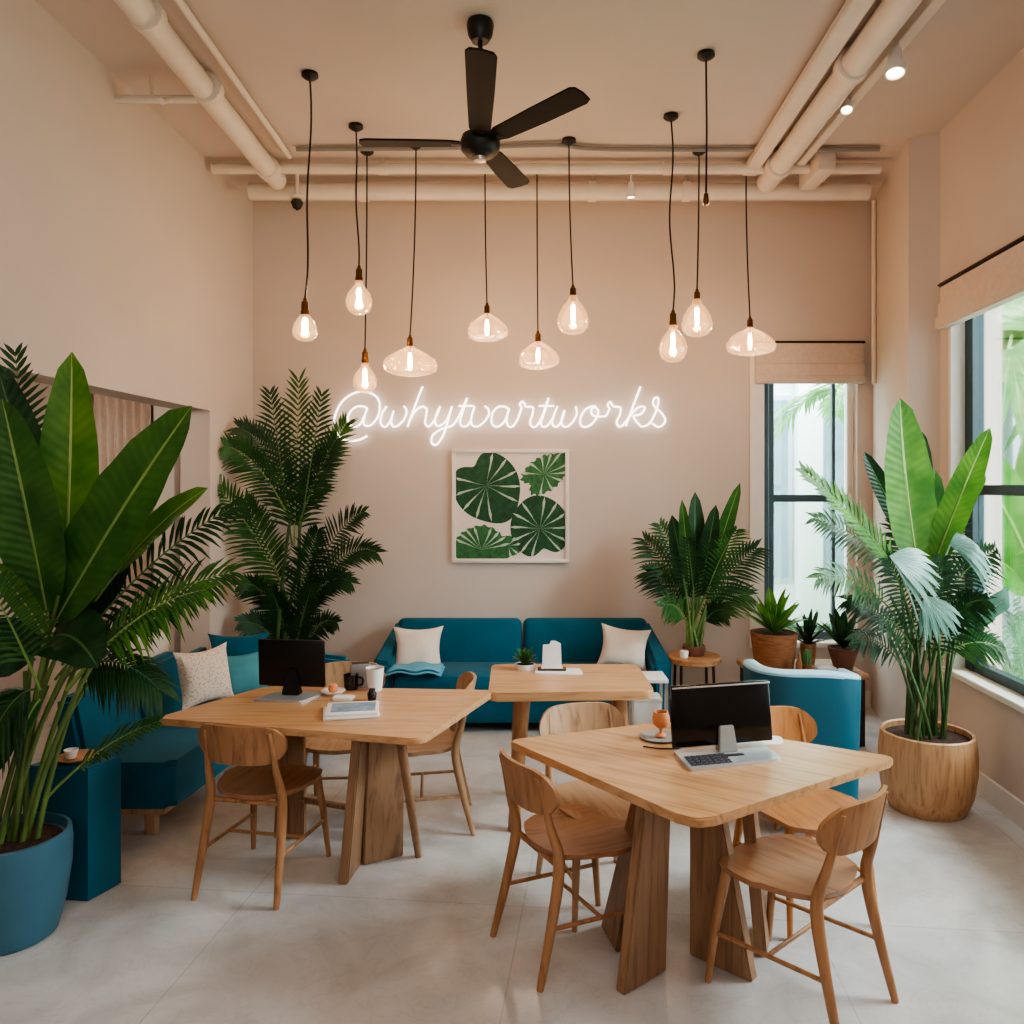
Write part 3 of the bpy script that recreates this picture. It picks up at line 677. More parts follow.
def flat_leaf(cx, cz, rx_, rz_, rot, m, cuts, y, tipk=.25, serr=0.0, arc=1.0):
    pts = []; n = 96
    for i in range(n):
        a = 2*PI*i/n*arc
        r = 1+tipk*max(0, math.cos(a))**8-.35*max(0, math.cos(a-PI))**14
        r *= 1-serr*abs(math.sin(a*11))
        pts.append((r*rx_*math.cos(a), r*rz_*math.sin(a)))
    c, s = math.cos(rot), math.sin(rot); bm = B(); vs = []
    for x, z in pts:
        X = cx+x*c-z*s; Z = cz+x*s+z*c; vs.append(bm.verts.new((max(-IW, min(IW, X)), y, max(-IH, min(IH, Z)))))
    cv0 = bm.verts.new((max(-IW, min(IW, cx)), y, max(-IH, min(IH, cz))))
    for i in range(n): 
        try: bm.faces.new((cv0, vs[(i+1) % n], vs[i]))
        except ValueError: pass
    obj('printed_leaf', bm, M[m], cv, smooth=False, recalc=False)
    bm = B()
    for k in cuts:
        a = k+rot; r0, r1 = .38, 1.04
        for (q0, q1, w) in ((r0, r1, .011), (.0, r1*.9, .003)):
            ex = lambda q, kk: (cx+q*(rx_*math.cos(kk)*c-rz_*math.sin(kk)*s), cz+q*(rx_*math.cos(kk)*s+rz_*math.sin(kk)*c))
            p0 = V(ex(q0, k)); p1 = V(ex(q1, k+.06)); d = (p1-p0); 
            if d.length < 1e-4: continue
            nn = V((-d.y, d.x)).normalized(); pm = p0.lerp(p1, .7)
            q = [p0, pm+nn*w, p1, pm-nn*w]
            q = [(max(-IW, min(IW, z[0])), y-.0008, max(-IH, min(IH, z[1]))) for z in q]
            f = bm.faces.new([bm.verts.new(z) for z in q])
    obj('leaf_slits', bm, M['printvein'], cv, smooth=False, recalc=False)
cx, cz = pic(335, 320); flat_leaf(cx, cz, .285, .27, -1.0, 'print', [.5, .95, 1.4, 1.85, 2.3, -.5, -.95, -1.4, -1.9, -2.4], -.0215, .18)
cx, cz = pic(775, 235); flat_leaf(cx, cz, .235, .15, .62, 'print2', [.4, .8, 1.2, 1.7, 2.2, -.4, -.8, -1.2, -1.7, -2.2], -.0216, .2, .14)
cx, cz = pic(300, 800); flat_leaf(cx, cz, .19, .24, 1.45, 'print2', [.3, .6, .9, 1.2, -.3, -.6, -.9, -1.2], -.0217, .1, .08)
cx, cz = pic(745, 640); flat_leaf(cx, cz, .255, .24, 1.75, 'print', [.4, .85, 1.3, 1.75, 2.2, 2.6, -.4, -.85, -1.3, -1.75, -2.2, -2.6], -.0222, .06)
cx, cz = pic(505, 770); flat_leaf(cx, cz, .10, .085, -.3, 'print2', [.5, 1.2, -.5, -1.2], -.0219, .1, .06)

# ================================================================== SOFAS
sf = thing('sofa', 'long teal two-seat-wide sofa standing along the back wall under the print', 'sofa', (-.02, 6.1, -.0))
bm = B(); bx2(bm, -1.0, 1.0, -.30, .26, .07, .26, .02); obj('base', bm, M['teal'], sf)
for sx in (-1, 1):
    bm = B(); bx2(bm, min(0.003*sx, .93*sx), max(.003*sx, .93*sx), -.345, .14, .26, .43, .045); obj('seat_cushion', bm, M['teal'], sf)
    bm = B(); R = Matrix.Rotation(math.radians(-10), 3, 'X')
    box(bm, (sx*.492, .21, .55), (.975, .15, .40), .05, R, 3); obj('back_cushion', bm, M['teal'], sf)
    bm = B(); hexa(bm, [(sx*.93, -.33, .07), (sx*1.07, -.33, .07), (sx*1.07, .3, .07), (sx*.93, .3, .07)][::sx], [(sx*.95, -.30, .50), (sx*1.10, -.28, .52), (sx*1.0, .3, .74), (sx*.9, .3, .74)][::sx], .03); obj('arm', bm, M['teal'], sf)
    for yy in (-.26, .22):
        bm = B(); tube(bm, [(sx*.95, yy, .08), (sx*.97, yy, 0)], [.022, .015], 10); obj('leg', bm, M['metal'], sf)
def cushion(p, w, h, t, rx_, rz, m, label, group='loose sofa cushions', ry=0):
    o = obj('cushion', pillow_bm(w, h, t), M[m], None, loc=p); o.rotation_euler = (rx_, ry, rz); return tag(o, label, 'cushion', group)
cushion((-.80, 5.985, .575), .38, .34, .13, math.radians(-18), .08, 'cream', 'cream linen cushion at left end of the back sofa')
cushion((.74, 5.985, .585), .38, .32, .13, math.radians(-18), -.12, 'cream', 'cream linen cushion at right end of the back sofa', ry=.12)
# folded throw
bm = B(); n = 14
for lay, (z, sx, sy) in enumerate(((.0, .2, .14), (.022, .19, .13))):
    g = {}
    for i in range(n+1):
        for j in range(7):
            u = i/n*2-1; v = j/6*2-1
            g[i, j] = bm.verts.new((u*sx, v*sy, z+.022*(1-u**4)+.012*math.sin(u*5+v*2)*(1-u*u)))
    for i in range(n):
        for j in range(6): bm.faces.new((g[i, j], g[i+1, j], g[i+1, j+1], g[i, j+1]))
o = obj('folded_throw', bm, M['throwb'], None, loc=(-.80, 5.84, .432)); tag(o, 'blue and white throw folded on the back sofa seat below the left cushion', 'blanket')
md = o.modifiers.new('thick', 'SOLIDIFY'); md.thickness = .012; md.offset = 1

# left sofa along the wall with corner return
ls = thing('corner_sofa', 'long teal sofa with wooden legs along the left wall', 'sofa', (-2.0, 4.8, 0))
def L3(x, y, z): return V((x+2.0, y-4.8, z))
bm = B(); prism(bm, [L3(-1.80, 4.0, 0)[:2], L3(-1.66, 5.42, 0)[:2], L3(-2.1, 5.42, 0)[:2], L3(-2.27, 4.0, 0)[:2]], .15, .20, .006); obj('base_frame', bm, M['chairpale'], ls)
for (x, y) in ((-1.93, 4.14), (-1.74, 5.3), (-2.2, 4.14), (-2.1, 5.3)):
    bm = B(); p = L3(x, y, 0); box(bm, (p.x, p.y, .075), (.055, .055, .15), .004); obj('leg', bm, M['chairpale'], ls)
bm = B(); prism(bm, roundpoly([L3(-1.74, 3.95, 0), L3(-1.60, 5.45, 0), L3(-2.06, 5.45, 0), L3(-2.14, 3.95, 0)], .04), .2, .43, .03); obj('seat_cushion', bm, M['teal'], ls)
for (y0, y1, zt) in ((3.9, 4.45, .76), (4.46, 4.98, .77), (4.99, 5.45, .70)):
    bm = B(); a0 = lx(y0)+.03; a1 = lx(y1)+.03
    hexa(bm, [L3(a0, y0, .2), L3(a0+.2, y0, .2), L3(a1+.2, y1, .2), L3(a1, y1, .2)], [L3(a0, y0, zt), L3(a0+.09, y0, zt), L3(a1+.09, y1, zt), L3(a1, y1, zt)], .025); obj('backrest', bm, M['teal'], ls)
bm = B(); hexa(bm, [L3(-2.16, 5.47, .1), L3(-1.2, 5.47, .1), L3(-1.2, 5.6, .1), L3(-2.16, 5.6, .1)], [L3(-2.16, 5.5, .72), L3(-1.22, 5.5, .61), L3(-1.22, 5.59, .61), L3(-2.16, 5.59, .72)], .025); obj('corner_backrest', bm, M['teal'], ls)
bm = B(); bx2(bm, .42, .8, .3, .66, .2, .43, .03); obj('seat_cushion', bm, M['teal'], ls)
cushion(at(205, 676, 4.62)+V((0, 0, .0)), .36, .34, .13, math.radians(-14), math.radians(58), 'speckle', 'speckled off-white cushion leaning on the left sofa')
cushion(at(243, 675, 5.1), .34, .30, .12, math.radians(-16), math.radians(38), 'teal2', 'plain light teal cushion on the left sofa beside the speckled one')
cushion(at(238, 655, 5.38), .40, .30, .12, math.radians(-14), math.radians(12), 'teal', 'dark teal cushion in the corner of the left sofa')

# ================================================================== TABLES
def table_top(name, pts, z, th, r, m, label):
    c = sum((V(p) for p in pts), V((0, 0, 0)))/len(pts)
    root = thing(name, label, 'table', (c.x, c.y, 0))
    bm = B(); prism(bm, roundpoly([V(p)-c for p in pts], r), z-th, z, .006); obj('tabletop', bm, m, root)
    return root, c
def panel(root, c, b0, b1, t0, t1, zt, th, name='leg_panel', m=None):
    b0, b1, t0, t1 = [V((q[0]-c.x, q[1]-c.y, 0)) for q in (b0, b1, t0, t1)]
    nrm = V((-(b1-b0).y, (b1-b0).x, 0)).normalized()*th/2
    bm = B(); hexa(bm, [b0-nrm, b1-nrm, b1+nrm, b0+nrm], [V((t0.x, t0.y, zt))-nrm, V((t1.x, t1.y, zt))-nrm, V((t1.x, t1.y, zt))+nrm, V((t0.x, t0.y, zt))+nrm], .006)
    return obj(name, bm, m or M['woodleg'], root)
# front table
ft = [flo(508, 740, .75), flo(697, 822, .75), flo(897, 757, .75), flo(668, 721, .75)]
T1, c1 = table_top('cafe_table', ft, .75, .032, [.035, .08, .04, .05], M['wood'], 'square oak table in the front right with flared panel legs')
zt = .718
panel(T1, c1, (.335, 2.83), (.51, 2.98), (.42, 2.87), (.53, 2.97), zt, .045)
panel(T1, c1, (.33, 3.27), (.37, 3.08), (.475, 3.15), (.495, 3.03), zt, .045)
panel(T1, c1, (.645, 3.08), (.835, 2.905), (.645, 3.08), (.72, 3.015), zt, .05)
panel(T1, c1, (.90, 3.05), (.98, 3.25), (.84, 3.08), (.88, 3.20), zt, .045)
bm = B(); prev = None
for i in range(13):                                   # arched apron between the legs
    t = i/12; x = .52+(.66-.52)*t; y = 2.97+.09*t; zb = .60+.05*math.sin(PI*t)
    p = V((x-c1.x, y-c1.y, 0)); row = [bm.verts.new(p+V((0, d, z))) for d in (-.018, .018) for z in (zb, zt-.001)]
    if prev:
        for a, b in ((0, 1), (1, 3), (3, 2), (2, 0)): bm.faces.new((prev[a], prev[b], row[b], row[a]))
    else: bm.faces.new((row[0], row[1], row[3], row[2]))
    prev = row
bm.faces.new((prev[0], prev[2], prev[3], prev[1])); obj('apron', bm, M['woodleg'], T1)
# left table
lt = [flo(155, 718, .75), flo(421, 739, .75), flo(495, 690, .75), flo(266, 686, .75)]
T2, c2 = table_top('cafe_table', lt, .75, .03, [.04, .05, .04, .05], M['wood2'], 'long oak table at the left beside the teal sofa')
zt = .72
panel(T2, c2, (-.775, 3.80), (-.60, 3.90), (-.73, 3.70), (-.58, 3.80), zt, .045)
panel(T2, c2, (-.80, 3.80), (-.82, 3.60), (-.74, 3.70), (-.75, 3.58), zt, .045)
panel(T2, c2, (-1.28, 4.10), (-1.12, 4.08), (-1.24, 4.08), (-1.12, 4.06), zt, .045)
bm = B(); tube(bm, [V((-.57, 3.60, zt))-c2*1+V((0, 0, .75)), V((-.515, 3.875, 0))-c2+V((0, 0, .75))], [.024, .017], 10)
obj('slanted_leg', bm, M['woodleg'], T2)
bm = B(); p0 = V((-1.2, 4.09, .2))-c2+V((0, 0, .75)); p1 = V((-.62, 3.88, .2))-c2+V((0, 0, .75)); tube(bm, [p0, p1], .016, 8); obj('stretcher', bm, M['woodleg'], T2)
# middle table
mt = [flo(488, 693, .75), flo(655, 691, .75), flo(637, 664, .75), flo(492, 664, .75)]
T3, c3 = table_top('cafe_table', mt, .75, .045, [.05, .06, .05, .05], M['wood2'], 'small oak table in the middle in front of the back sofa')
def post(root, c, top, foot, r0=.042, r1=.03):
    bm = B(); tube(bm, [V((top[0]-c.x, top[1]-c.y, .706)), V((foot[0]-c.x, foot[1]-c.y, 0))], [r0, r1], 12); obj('leg', bm, M['chair'], root)
post(T3, c3, (-.01, 4.2), (-.06, 4.17)); post(T3, c3, (-.02, 4.62), (-.06, 4.66)); post(T3, c3, (.52, 4.62), (.56, 4.66)); post(T3, c3, (.5, 4.25), (.54, 4.22))

# ================================================================== CHAIRS
def make_chair(m, ms):
    root = thing('cafe_chair', 'x', 'chair', (0, 0, 0), 0, 'wooden cafe chairs')
    # seat: saddle-shaped rounded panel
    def seat_pt(u, v):
        w = .215-.02*(1-v)*.5 if v < 0 else .215
        k = 1-.10*abs(v)**4
        return V((u*w*k, v*.205*(1-.06*abs(u)**4)+.01, .447-.016*(1-u*u)*(1-v*v*.6)+(-.014*max(0, v-.6)/.4)))
    bm = B(); n = 12; T = {}; Bt = {}
    for i in range(n+1):
        for j in range(n+1):
            u = i/n*2-1; v = j/n*2-1
            s = u*math.sqrt(1-v*v*.34); q = v*math.sqrt(1-u*u*.34); p = seat_pt(s*1.08, q*1.08)
            T[i, j] = bm.verts.new(p); Bt[i, j] = bm.verts.new(p+V((-u*.008, -v*.008, -.024)))
    for i in range(n):
        for j in range(n):
            bm.faces.new((T[i, j], T[i+1, j], T[i+1, j+1], T[i, j+1])); bm.faces.new((Bt[i, j], Bt[i, j+1], Bt[i+1, j+1], Bt[i+1, j]))
    for i in range(n):
        bm.faces.new((T[i, 0], Bt[i, 0], Bt[i+1, 0], T[i+1, 0])); bm.faces.new((T[i, n], T[i+1, n], Bt[i+1, n], Bt[i, n]))
        bm.faces.new((T[0, i], T[0, i+1], Bt[0, i+1], Bt[0, i])); bm.faces.new((T[n, i], Bt[n, i], Bt[n, i+1], T[n, i+1]))
    obj('seat', bm, ms, root)
    # curved backrest
    bm = B(); nu, nv = 16, 8; g = {}
    for sdx, off in ((0, 0.0), (1, .016)):
        for i in range(nu+1):
            for j in range(nv+1):
                u = i/nu*2-1; v = j/nv*2-1
                s = u*(1-.05*abs(v)**3); hh = .088*(1-.55*abs(u)**6)
                th = s*.62; R = .36
                x = R*math.sin(th); y = -R*math.cos(th)+R-.262+0.0
                z = .682+v*hh+.0; y -= (z-.6)*.20
                y += -off*1.0
                g[sdx, i, j] = bm.verts.new((x, y, z))
    for i in range(nu):
        for j in range(nv):
            bm.faces.new((g[0, i, j], g[0, i, j+1], g[0, i+1, j+1], g[0, i+1, j])); bm.faces.new((g[1, i, j], g[1, i+1, j], g[1, i+1, j+1], g[1, i, j+1]))
    for i in range(nu):
        for j in (0, nv): bm.faces.new((g[0, i, j], g[0, i+1, j], g[1, i+1, j], g[1, i, j]))
    for j in range(nv):
        for i in (0, nu): bm.faces.new((g[0, i, j], g[1, i, j], g[1, i, j+1], g[0, i, j+1]))
    obj('backrest', bm, m, root, angle=50)
    for s in (-1, 1):
        bm = B(); pts = catmull([(s*.195, -.285, 0), (s*.182, -.222, .25), (s*.172, -.192, .43), (s*.162, -.225, .56), (s*.150, -.268, .74)], 5)
        k = len(pts); tube(bm, pts, [.0125+.009*math.sin(PI*min(1, i/(k-1)*1.15))**1 for i in range(k)], 10); obj('leg', bm, m, root)
        bm = B(); tube(bm, [(s*.20, .215, 0), (s*.185, .19, .22), (s*.165, .155, .428)], [.0115, .0165, .019], 10); obj('leg', bm, m, root)
        bm = B(); tube(bm, [(s*.186, -.238, .20), (s*.188, .196, .185)], .0085, 8); obj('stretcher', bm, m, root)
    bm = B(); tube(bm, [(-.187, -.02, .192), (.187, -.02, .192)], .008, 8); obj('stretcher', bm, m, root)
    for yy in (.155, -.185):
        bm = B(); tube(bm, [(-.172, yy, .405), (.172, yy, .405)], .012, 8); obj('seat_rail', bm, m, root)
    return root
def place(root, x, y, face, label):
    root.location = (x, y, 0); root.rotation_euler = (0, 0, math.atan2(face[1], face[0])-PI/2); root['label'] = label; return root
ch0 = make_chair(M['chair'], M['chair_seat'])
place(ch0, -1.19, 3.71, (.2, 1.0), 'wooden chair tucked at the near side of the long left table, seen from behind')
place(copy_tree(ch0), .215, 3.15, (.88, .46), 'wooden chair with brown seat at the left corner of the front table')
place(copy_tree(ch0), .955, 2.87, (-.66, .75), 'wooden chair nearest the camera at the right of the front table')
chp = make_chair(M['chairpale'], M['chairpale_seat'])
place(chp, -.57, 4.27, (-1, -.12), 'pale wooden chair at the right end of the long left table')
place(copy_tree(chp), .33, 3.49, (.3, -1), 'pale wooden chair behind the front table, left of the orange cup')
place(copy_tree(chp), -1.0, 4.37, (.06, -1), 'pale wooden chair at the far side of the left table, behind the white cup')
cho = make_chair(M['chairorange'], M['chairorange_seat'])
place(cho, 1.19, 3.42, (.25, -1), 'orange-toned wooden chair behind the front table, beside the teal armchair')

# ================================================================== TABLE ITEMS
# front table computer
def monitor(root, w, h, tilt, z0, stand_h, m1, m2, stand_w=.07):
    R = Matrix.Rotation(tilt, 3, 'X')
    bm = B(); box(bm, (0, 0, h/2), (w, .016, h), .006); bmesh.ops.rotate(bm, cent=(0, 0, 0), matrix=R, verts=bm.verts[:]); bmesh.ops.translate(bm, vec=(0, 0, z0), verts=bm.verts[:]); sc = obj('screen', bm, m1, root)
    return sc
pc = thing('desktop_computer', 'black-screened computer on a silver keyboard base, on the front table', 'computer', (.775, 3.13, .7505), math.radians(14))
monitor(pc, .43, .235, math.radians(-8), .035, .05, M['screen'], None)
bm = B(); box(bm, (0, .012, .262), (.42, .004, .006), .001); box(bm, (0, .016, .15), (.40, .006, .20), .002, Matrix.Rotation(math.radians(-8), 3, 'X')); obj('screen_rim', bm, M['alu'], pc)
bm = B(); hexa(bm, [(-.03, -.03, .012), (.05, -.03, .012), (.045, .02, .012), (-.025, .02, .012)], [(-.02, -.012, .11), (.04, -.012, .11), (.04, .0, .11), (-.02, .0, .11)], .003); st = obj('stand', bm, M['grey'], pc)
bm = B(); box(bm, (.01, -.062, .0135), (.085, .022, .003), .001); obj('cable_slot', bm, M['black'], st)
bm = B(); prism(bm, roundpoly([(-.215, -.155), (.175, -.135), (.20, .06), (-.19, .05)], .02), 0, .012, .003); bs = obj('keyboard_base', bm, M['alu'], pc)
bm = B()
for r_ in range(4):
    for k in range(7): box(bm, (-.185+k*.024+r_*.004, -.125+r_*.026, .0135), (.02, .021, .003), .0008)
obj('keys', bm, M['keys'], bs, smooth=False)
# sheet and curved card near the computer
p = flo(778, 752, .7505); bm = B(); prism(bm, roundpoly([(-.16, -.07), (.10, -.045), (.12, .06), (-.12, .07)], .04), 0, .003); o = tag(obj('paper_sheet', bm, M['paper'], None, loc=(.95, 3.28, .7505)), 'white paper sheet sticking out right of the silver computer base', 'paper')
# orange cup on dark saucer
p = flo(661, 738, .75); cup = thing('orange_cup', 'small orange goblet on the front table, left of the black screen', 'cup', (p.x, p.y, .7595))
bm = B(); lathe(bm, [(0, 0), (.022, .0), (.02, .006), (.007, .012), (.007, .03), (.02, .036), (.033, .05), (.036, .075), (.03, .1), (.026, .1), (.03, .075), (.026, .055), (0, .046)], n=24); obj('goblet', bm, M['orange'], cup)
bm = B(); lathe(bm, [(0, .088), (.029, .088)], n=20); obj('drink', bm, M['brownpot'], cup)
bm = B(); lathe(bm, [(0, 0), (.055, 0), (.082, .007), (.083, .009), (.055, .004), (0, .004)], n=28); o = tag(obj('saucer', bm, M['grey'], None, loc=(p.x-.005, p.y, .7502)), 'thin grey saucer under the orange goblet', 'saucer')
p = flo(655, 741, .75); bm = B(); tube(bm, catmull([(-.09, -.03, .004), (-.03, -.055, .004), (.04, -.06, .004), (.10, -.10, .004)], 4), .003, 6); bb = obj('cable', bm, M['metal'], None, loc=(p.x+.03, p.y-.05, .75)); tag(bb, 'thin dark cable lying between orange goblet and computer', 'cable')
bm = B(); box(bm, (0, 0, .06), (.05, .012, .12), .003); o = obj('tablet', bm, M['paper'], None, loc=at(679, 715, 3.45)-V((0, 0, .06)), rotz=.25); o.location.z = .7503; tag(o, 'upright cream card standing behind the black screen left edge', 'card')
# left table computer
pc = thing('desktop_computer', 'black monitor seen from behind on the long left table', 'computer', (-1.16, 3.98, .7505), math.radians(-7))
bm = B(); box(bm, (0, 0, .165), (.345, .018, .235), .008, Matrix.Rotation(math.radians(3), 3, 'X')); obj('screen', bm, M['screenback'], pc)
bm = B(); hexa(bm, [(-.04, -.035, .012), (.05, -.035, .012), (.05, .02, .012), (-.04, .02, .012)], [(-.02, -.015, .14), (.03, -.015, .14), (.03, -.01, .14), (-.02, -.01, .14)], .004); obj('stand', bm, M['black'], pc)
bm = B(); prism(bm, roundpoly([(-.15, -.12), (.10, -.12), (.16, .06), (-.08, .06)], .02), 0, .011, .003); obj('base_plate', bm, M['alu'], pc)
# magazines
for k, (mm, dz_, lab) in enumerate((('paperblue', .0, 'lower magazine with blue cover in the pile on the left table'), ('paper', .0125, 'upper white magazine on the pile on the left table'))):
    o = thing('magazine', lab, 'magazine', (-.80+.004*k, 3.68+.01*k, .7503+dz_), math.radians(14-5*k), 'magazines on the left table')
    bm = B(); box(bm, (0, 0, .006), (.25-.012*k, .2, .0118), .003); obj('pages', bm, M['paper'], o)
    bm = B(); box(bm, (.005, .005, .01215), (.2, .15, .0006)); 
    if k: obj('cover_print', bm, M['paperblue'], o, smooth=False)
    else: obj('cover_print', bm, M['paper'], o, smooth=False)
# cups
p = flo(375, 690, .75); cup = thing('paper_cup', 'white tapered paper cup on the left table', 'cup', (p.x, p.y, .7503))
bm = B(); lathe(bm, [(0, 0), (.035, 0), (.047, .115), (.044, .115), (.033, .006), (0, .006)], n=24); obj('cup_body', bm, M['paper'], cup)
bm = B(); lathe(bm, [(0, .10), (.043, .10)], n=20); obj('coffee', bm, M['brownpot'], cup)
p = flo(351, 689, .75); cup = thing('dark_mug', 'black mug left of the white cup on the left table', 'cup', (p.x, p.y, .7503))
bm = B(); lathe(bm, [(0, 0), (.034, 0), (.038, .075), (.035, .075), (.031, .006), (0, .006)], n=24); obj('mug_body', bm, M['darkglass'], cup)
bm = B(); tube(bm, catmull([(.034, 0, .06), (.058, 0, .055), (.058, 0, .025), (.034, 0, .018)], 4), .005, 6); obj('handle', bm, M['darkglass'], cup)
o = thing('grey_carton', 'grey open carton standing between black mug and white cup', 'box', (-.86, 4.18, .7503), .25)
bm = B(); box(bm, (0, 0, .06), (.10, .06, .12), .004); obj('carton', bm, M['grey'], o)
bm = B(); box(bm, (0, 0, .121), (.088, .05, .002)); obj('opening', bm, M['black'], o, smooth=False)
p = flo(372, 700, .75); bm = B(); lathe(bm, [(0, 0), (.02, 0), (.024, .03), (.015, .045), (.016, .055), (0, .056)], n=18); tag(obj('small_jar', bm, M['darkglass'], None, loc=(p.x, p.y, .7503)), 'tiny dark jar in front of the white cup', 'jar')
p = flo(333, 694, .75); o = thing('white_dish', 'small white dish with an orange fruit on the left table', 'dish', (p.x, p.y, .7503))
bm = B(); lathe(bm, [(0, 0), (.04, 0), (.062, .018), (.06, .02), (.038, .005), (0, .005)], n=24); obj('dish', bm, M['paper'], o)
bm = B(); lathe(bm, [(0, .006), (.02, .012), (.026, .03), (.02, .048), (.004, .053), (0, .05)], n=16); obj('fruit', bm, M['orange'], o)
p = flo(343, 699, .75); bm = B(); prism(bm, roundpoly([(-.05, -.03), (.05, -.035), (.055, .03), (-.045, .035)], .01), 0, .012, .003); tag(obj('folded_napkin', bm, M['paper'], None, loc=(p.x, p.y, .7503)), 'folded white napkin beside the monitor base on the left table', 'napkin')
# middle table
def succulent(bm, c, n, L, w, tilt0, tilt1, seed=1):
    random.seed(seed); c = V(c)
    for i in range(n):
        a = i*2.399; t = i/n; el = tilt1+(tilt0-tilt1)*t
        d = V((math.cos(a)*math.cos(el), math.sin(a)*math.cos(el), math.sin(el)))
        l = L*random.uniform(.75, 1.1); tip = c+d*l-V((0, 0, .12*l*math.cos(el)))
        broad_leaf(bm, c+d*.01, tip, w, .08, .05, (d.x*-.5, d.y*-.5, 1), .22, n=6, pet_r=.002)
p = flo(525, 669, .75); pl = thing('small_succulent', 'small leafy plant in a white bowl on the middle table', 'plant', (p.x, p.y, .7503))
bm = B(); lathe(bm, [(0, 0), (.05, 0), (.06, .03), (.056, .032), (.045, .01), (0, .01)], n=24); obj('bowl', bm, M['paper'], pl)
bm = B(); lathe(bm, [(0, .026), (.055, .026)], n=20); obj('soil', bm, M['soil'], pl)
bm = B(); succulent(bm, (0, 0, .028), 22, .11, .026, 1.3, .35); obj('foliage', bm, M['L_mid'], pl, recalc=False)
p = flo(552, 672, .75); tr = thing('serving_tray', 'small dark tray with white edge on the middle table', 'tray', (p.x+.03, p.y-.01, .7503))
bm = B(); prism(bm, roundpoly([(-.13, -.05), (.14, -.06), (.13, .07), (-.12, .07)], .02), 0, .008, .002); obj('mat', bm, M['paper'], tr)
bm = B(); prism(bm, roundpoly([(-.11, .0), (.05, -.005), (.05, .06), (-.11, .06)], .01), .0082, .018, .002); obj('tray_plate', bm, M['darkwood'], tr)
cd = thing('card_stand', 'white card stand with notched top on the tray of the middle table', 'card', (p.x, p.y+.02, .7686))
bm = B(); pts = [(-.055, 0), (.055, 0), (.05, .135), (.02, .15), (-.005, .15), (-.012, .132), (-.05, .128)]
f0 = [bm.verts.new((x, -.012+z*.05, z)) for x, z in pts]; f1 = [bm.verts.new((x, .012+z*.02, z)) for x, z in pts]
bm.faces.new(f0); bm.faces.new(f1[::-1])
for i in range(7): bm.faces.new((f0[i], f0[(i+1) % 7], f1[(i+1) % 7], f1[i]))
obj('card', bm, M['paper'], cd, smooth=False)
bm = B(); box(bm, (0, 0, .004), (.12, .05, .008), .002); obj('card_base', bm, M['white'], cd)

# ================================================================== PLINTH, TUB CHAIR, STOOLS
q0 = flo(88, 902); q1 = flo(121, 884); zt = .575
bx_ = thing('teal_plinth', 'tall teal box plinth between the big blue pot and the left sofa', 'plinth', (q0.x, q0.y, 0))
r_ = V((q1.x-q0.x, q1.y-q0.y)); wv = V((-.29, .035))
bm = B(); prism(bm, [(0, 0), r_, r_+wv, wv], 0, zt, .006); obj('box_body', bm, M['plinth'], bx_)
tp = thing('wooden_bowl', 'shallow wooden bowl on top of the teal plinth', 'bowl', (q0.x-.10, q0.y+.10, zt+.0005))
bm = B(); lathe(bm, [(0, 0), (.05, 0), (.085, .022), (.082, .025), (.05, .008), (0, .006)], n=28); obj('bowl', bm, M['stoolwood'], tp)
bm = B(); lathe(bm, [(0, .009), (.02, .012), (.03, .05), (.027, .05), (.02, .016), (0, .014)], c=(-.03, 0, 0), n=18); obj('cup_inside', bm, M['paper'], tp)
# tub armchair
tb = thing('tub_armchair', 'teal curved-back armchair with pale blue piping, seen from behind', 'armchair', (1.47, 4.33, 0))
bm = B(); Ri, Ro = .22, .275; n = 30; g = {}
def shell_pt(i, r, z):
    a = math.radians(-180+(i/n)*180)   # back arc facing the camera
    return V((r*math.copysign(abs(math.cos(a))**.55, math.cos(a)), r*math.copysign(abs(math.sin(a))**.55, math.sin(a)), z))
def topz(i):
    u = i/n*2-1
    return .83-.05*max(0, u)-.0*abs(u)
prev = None
for i in range(n+1):
    row = [bm.verts.new(shell_pt(i, Ro, .12)), bm.verts.new(shell_pt(i, Ro+.015, topz(i))), bm.verts.new(shell_pt(i, Ri, topz(i))), bm.verts.new(shell_pt(i, Ri, .12))]
    if prev:
        for a in range(4): bm.faces.new((prev[a], row[a], row[(a+1) % 4], prev[(a+1) % 4]))
    else: bm.faces.new(row)
    prev = row
bm.faces.new(prev[::-1]); obj('backrest', bm, M['teal3'], tb)
bm = B(); tube(bm, [shell_pt(i, (Ri+Ro)/2+.005, topz(i)+.006) for i in range(n+1)], .022, 10, squash=1.9); obj('piping', bm, M['tealrim'], tb)
bm = B(); lathe(bm, [(0, .14), (.2, .14), (.21, .18), (.21, .4), (.19, .44), (0, .45)], n=32); obj('seat_cushion', bm, M['teal3'], tb)
for a in (45, 135, 225, 315):
    a = math.radians(a); bm = B(); tube(bm, [(.19*math.cos(a), .19*math.sin(a), .15), (.22*math.cos(a), .22*math.sin(a), 0)], [.02, .013], 10); obj('leg', bm, M['stoolwood'], tb)
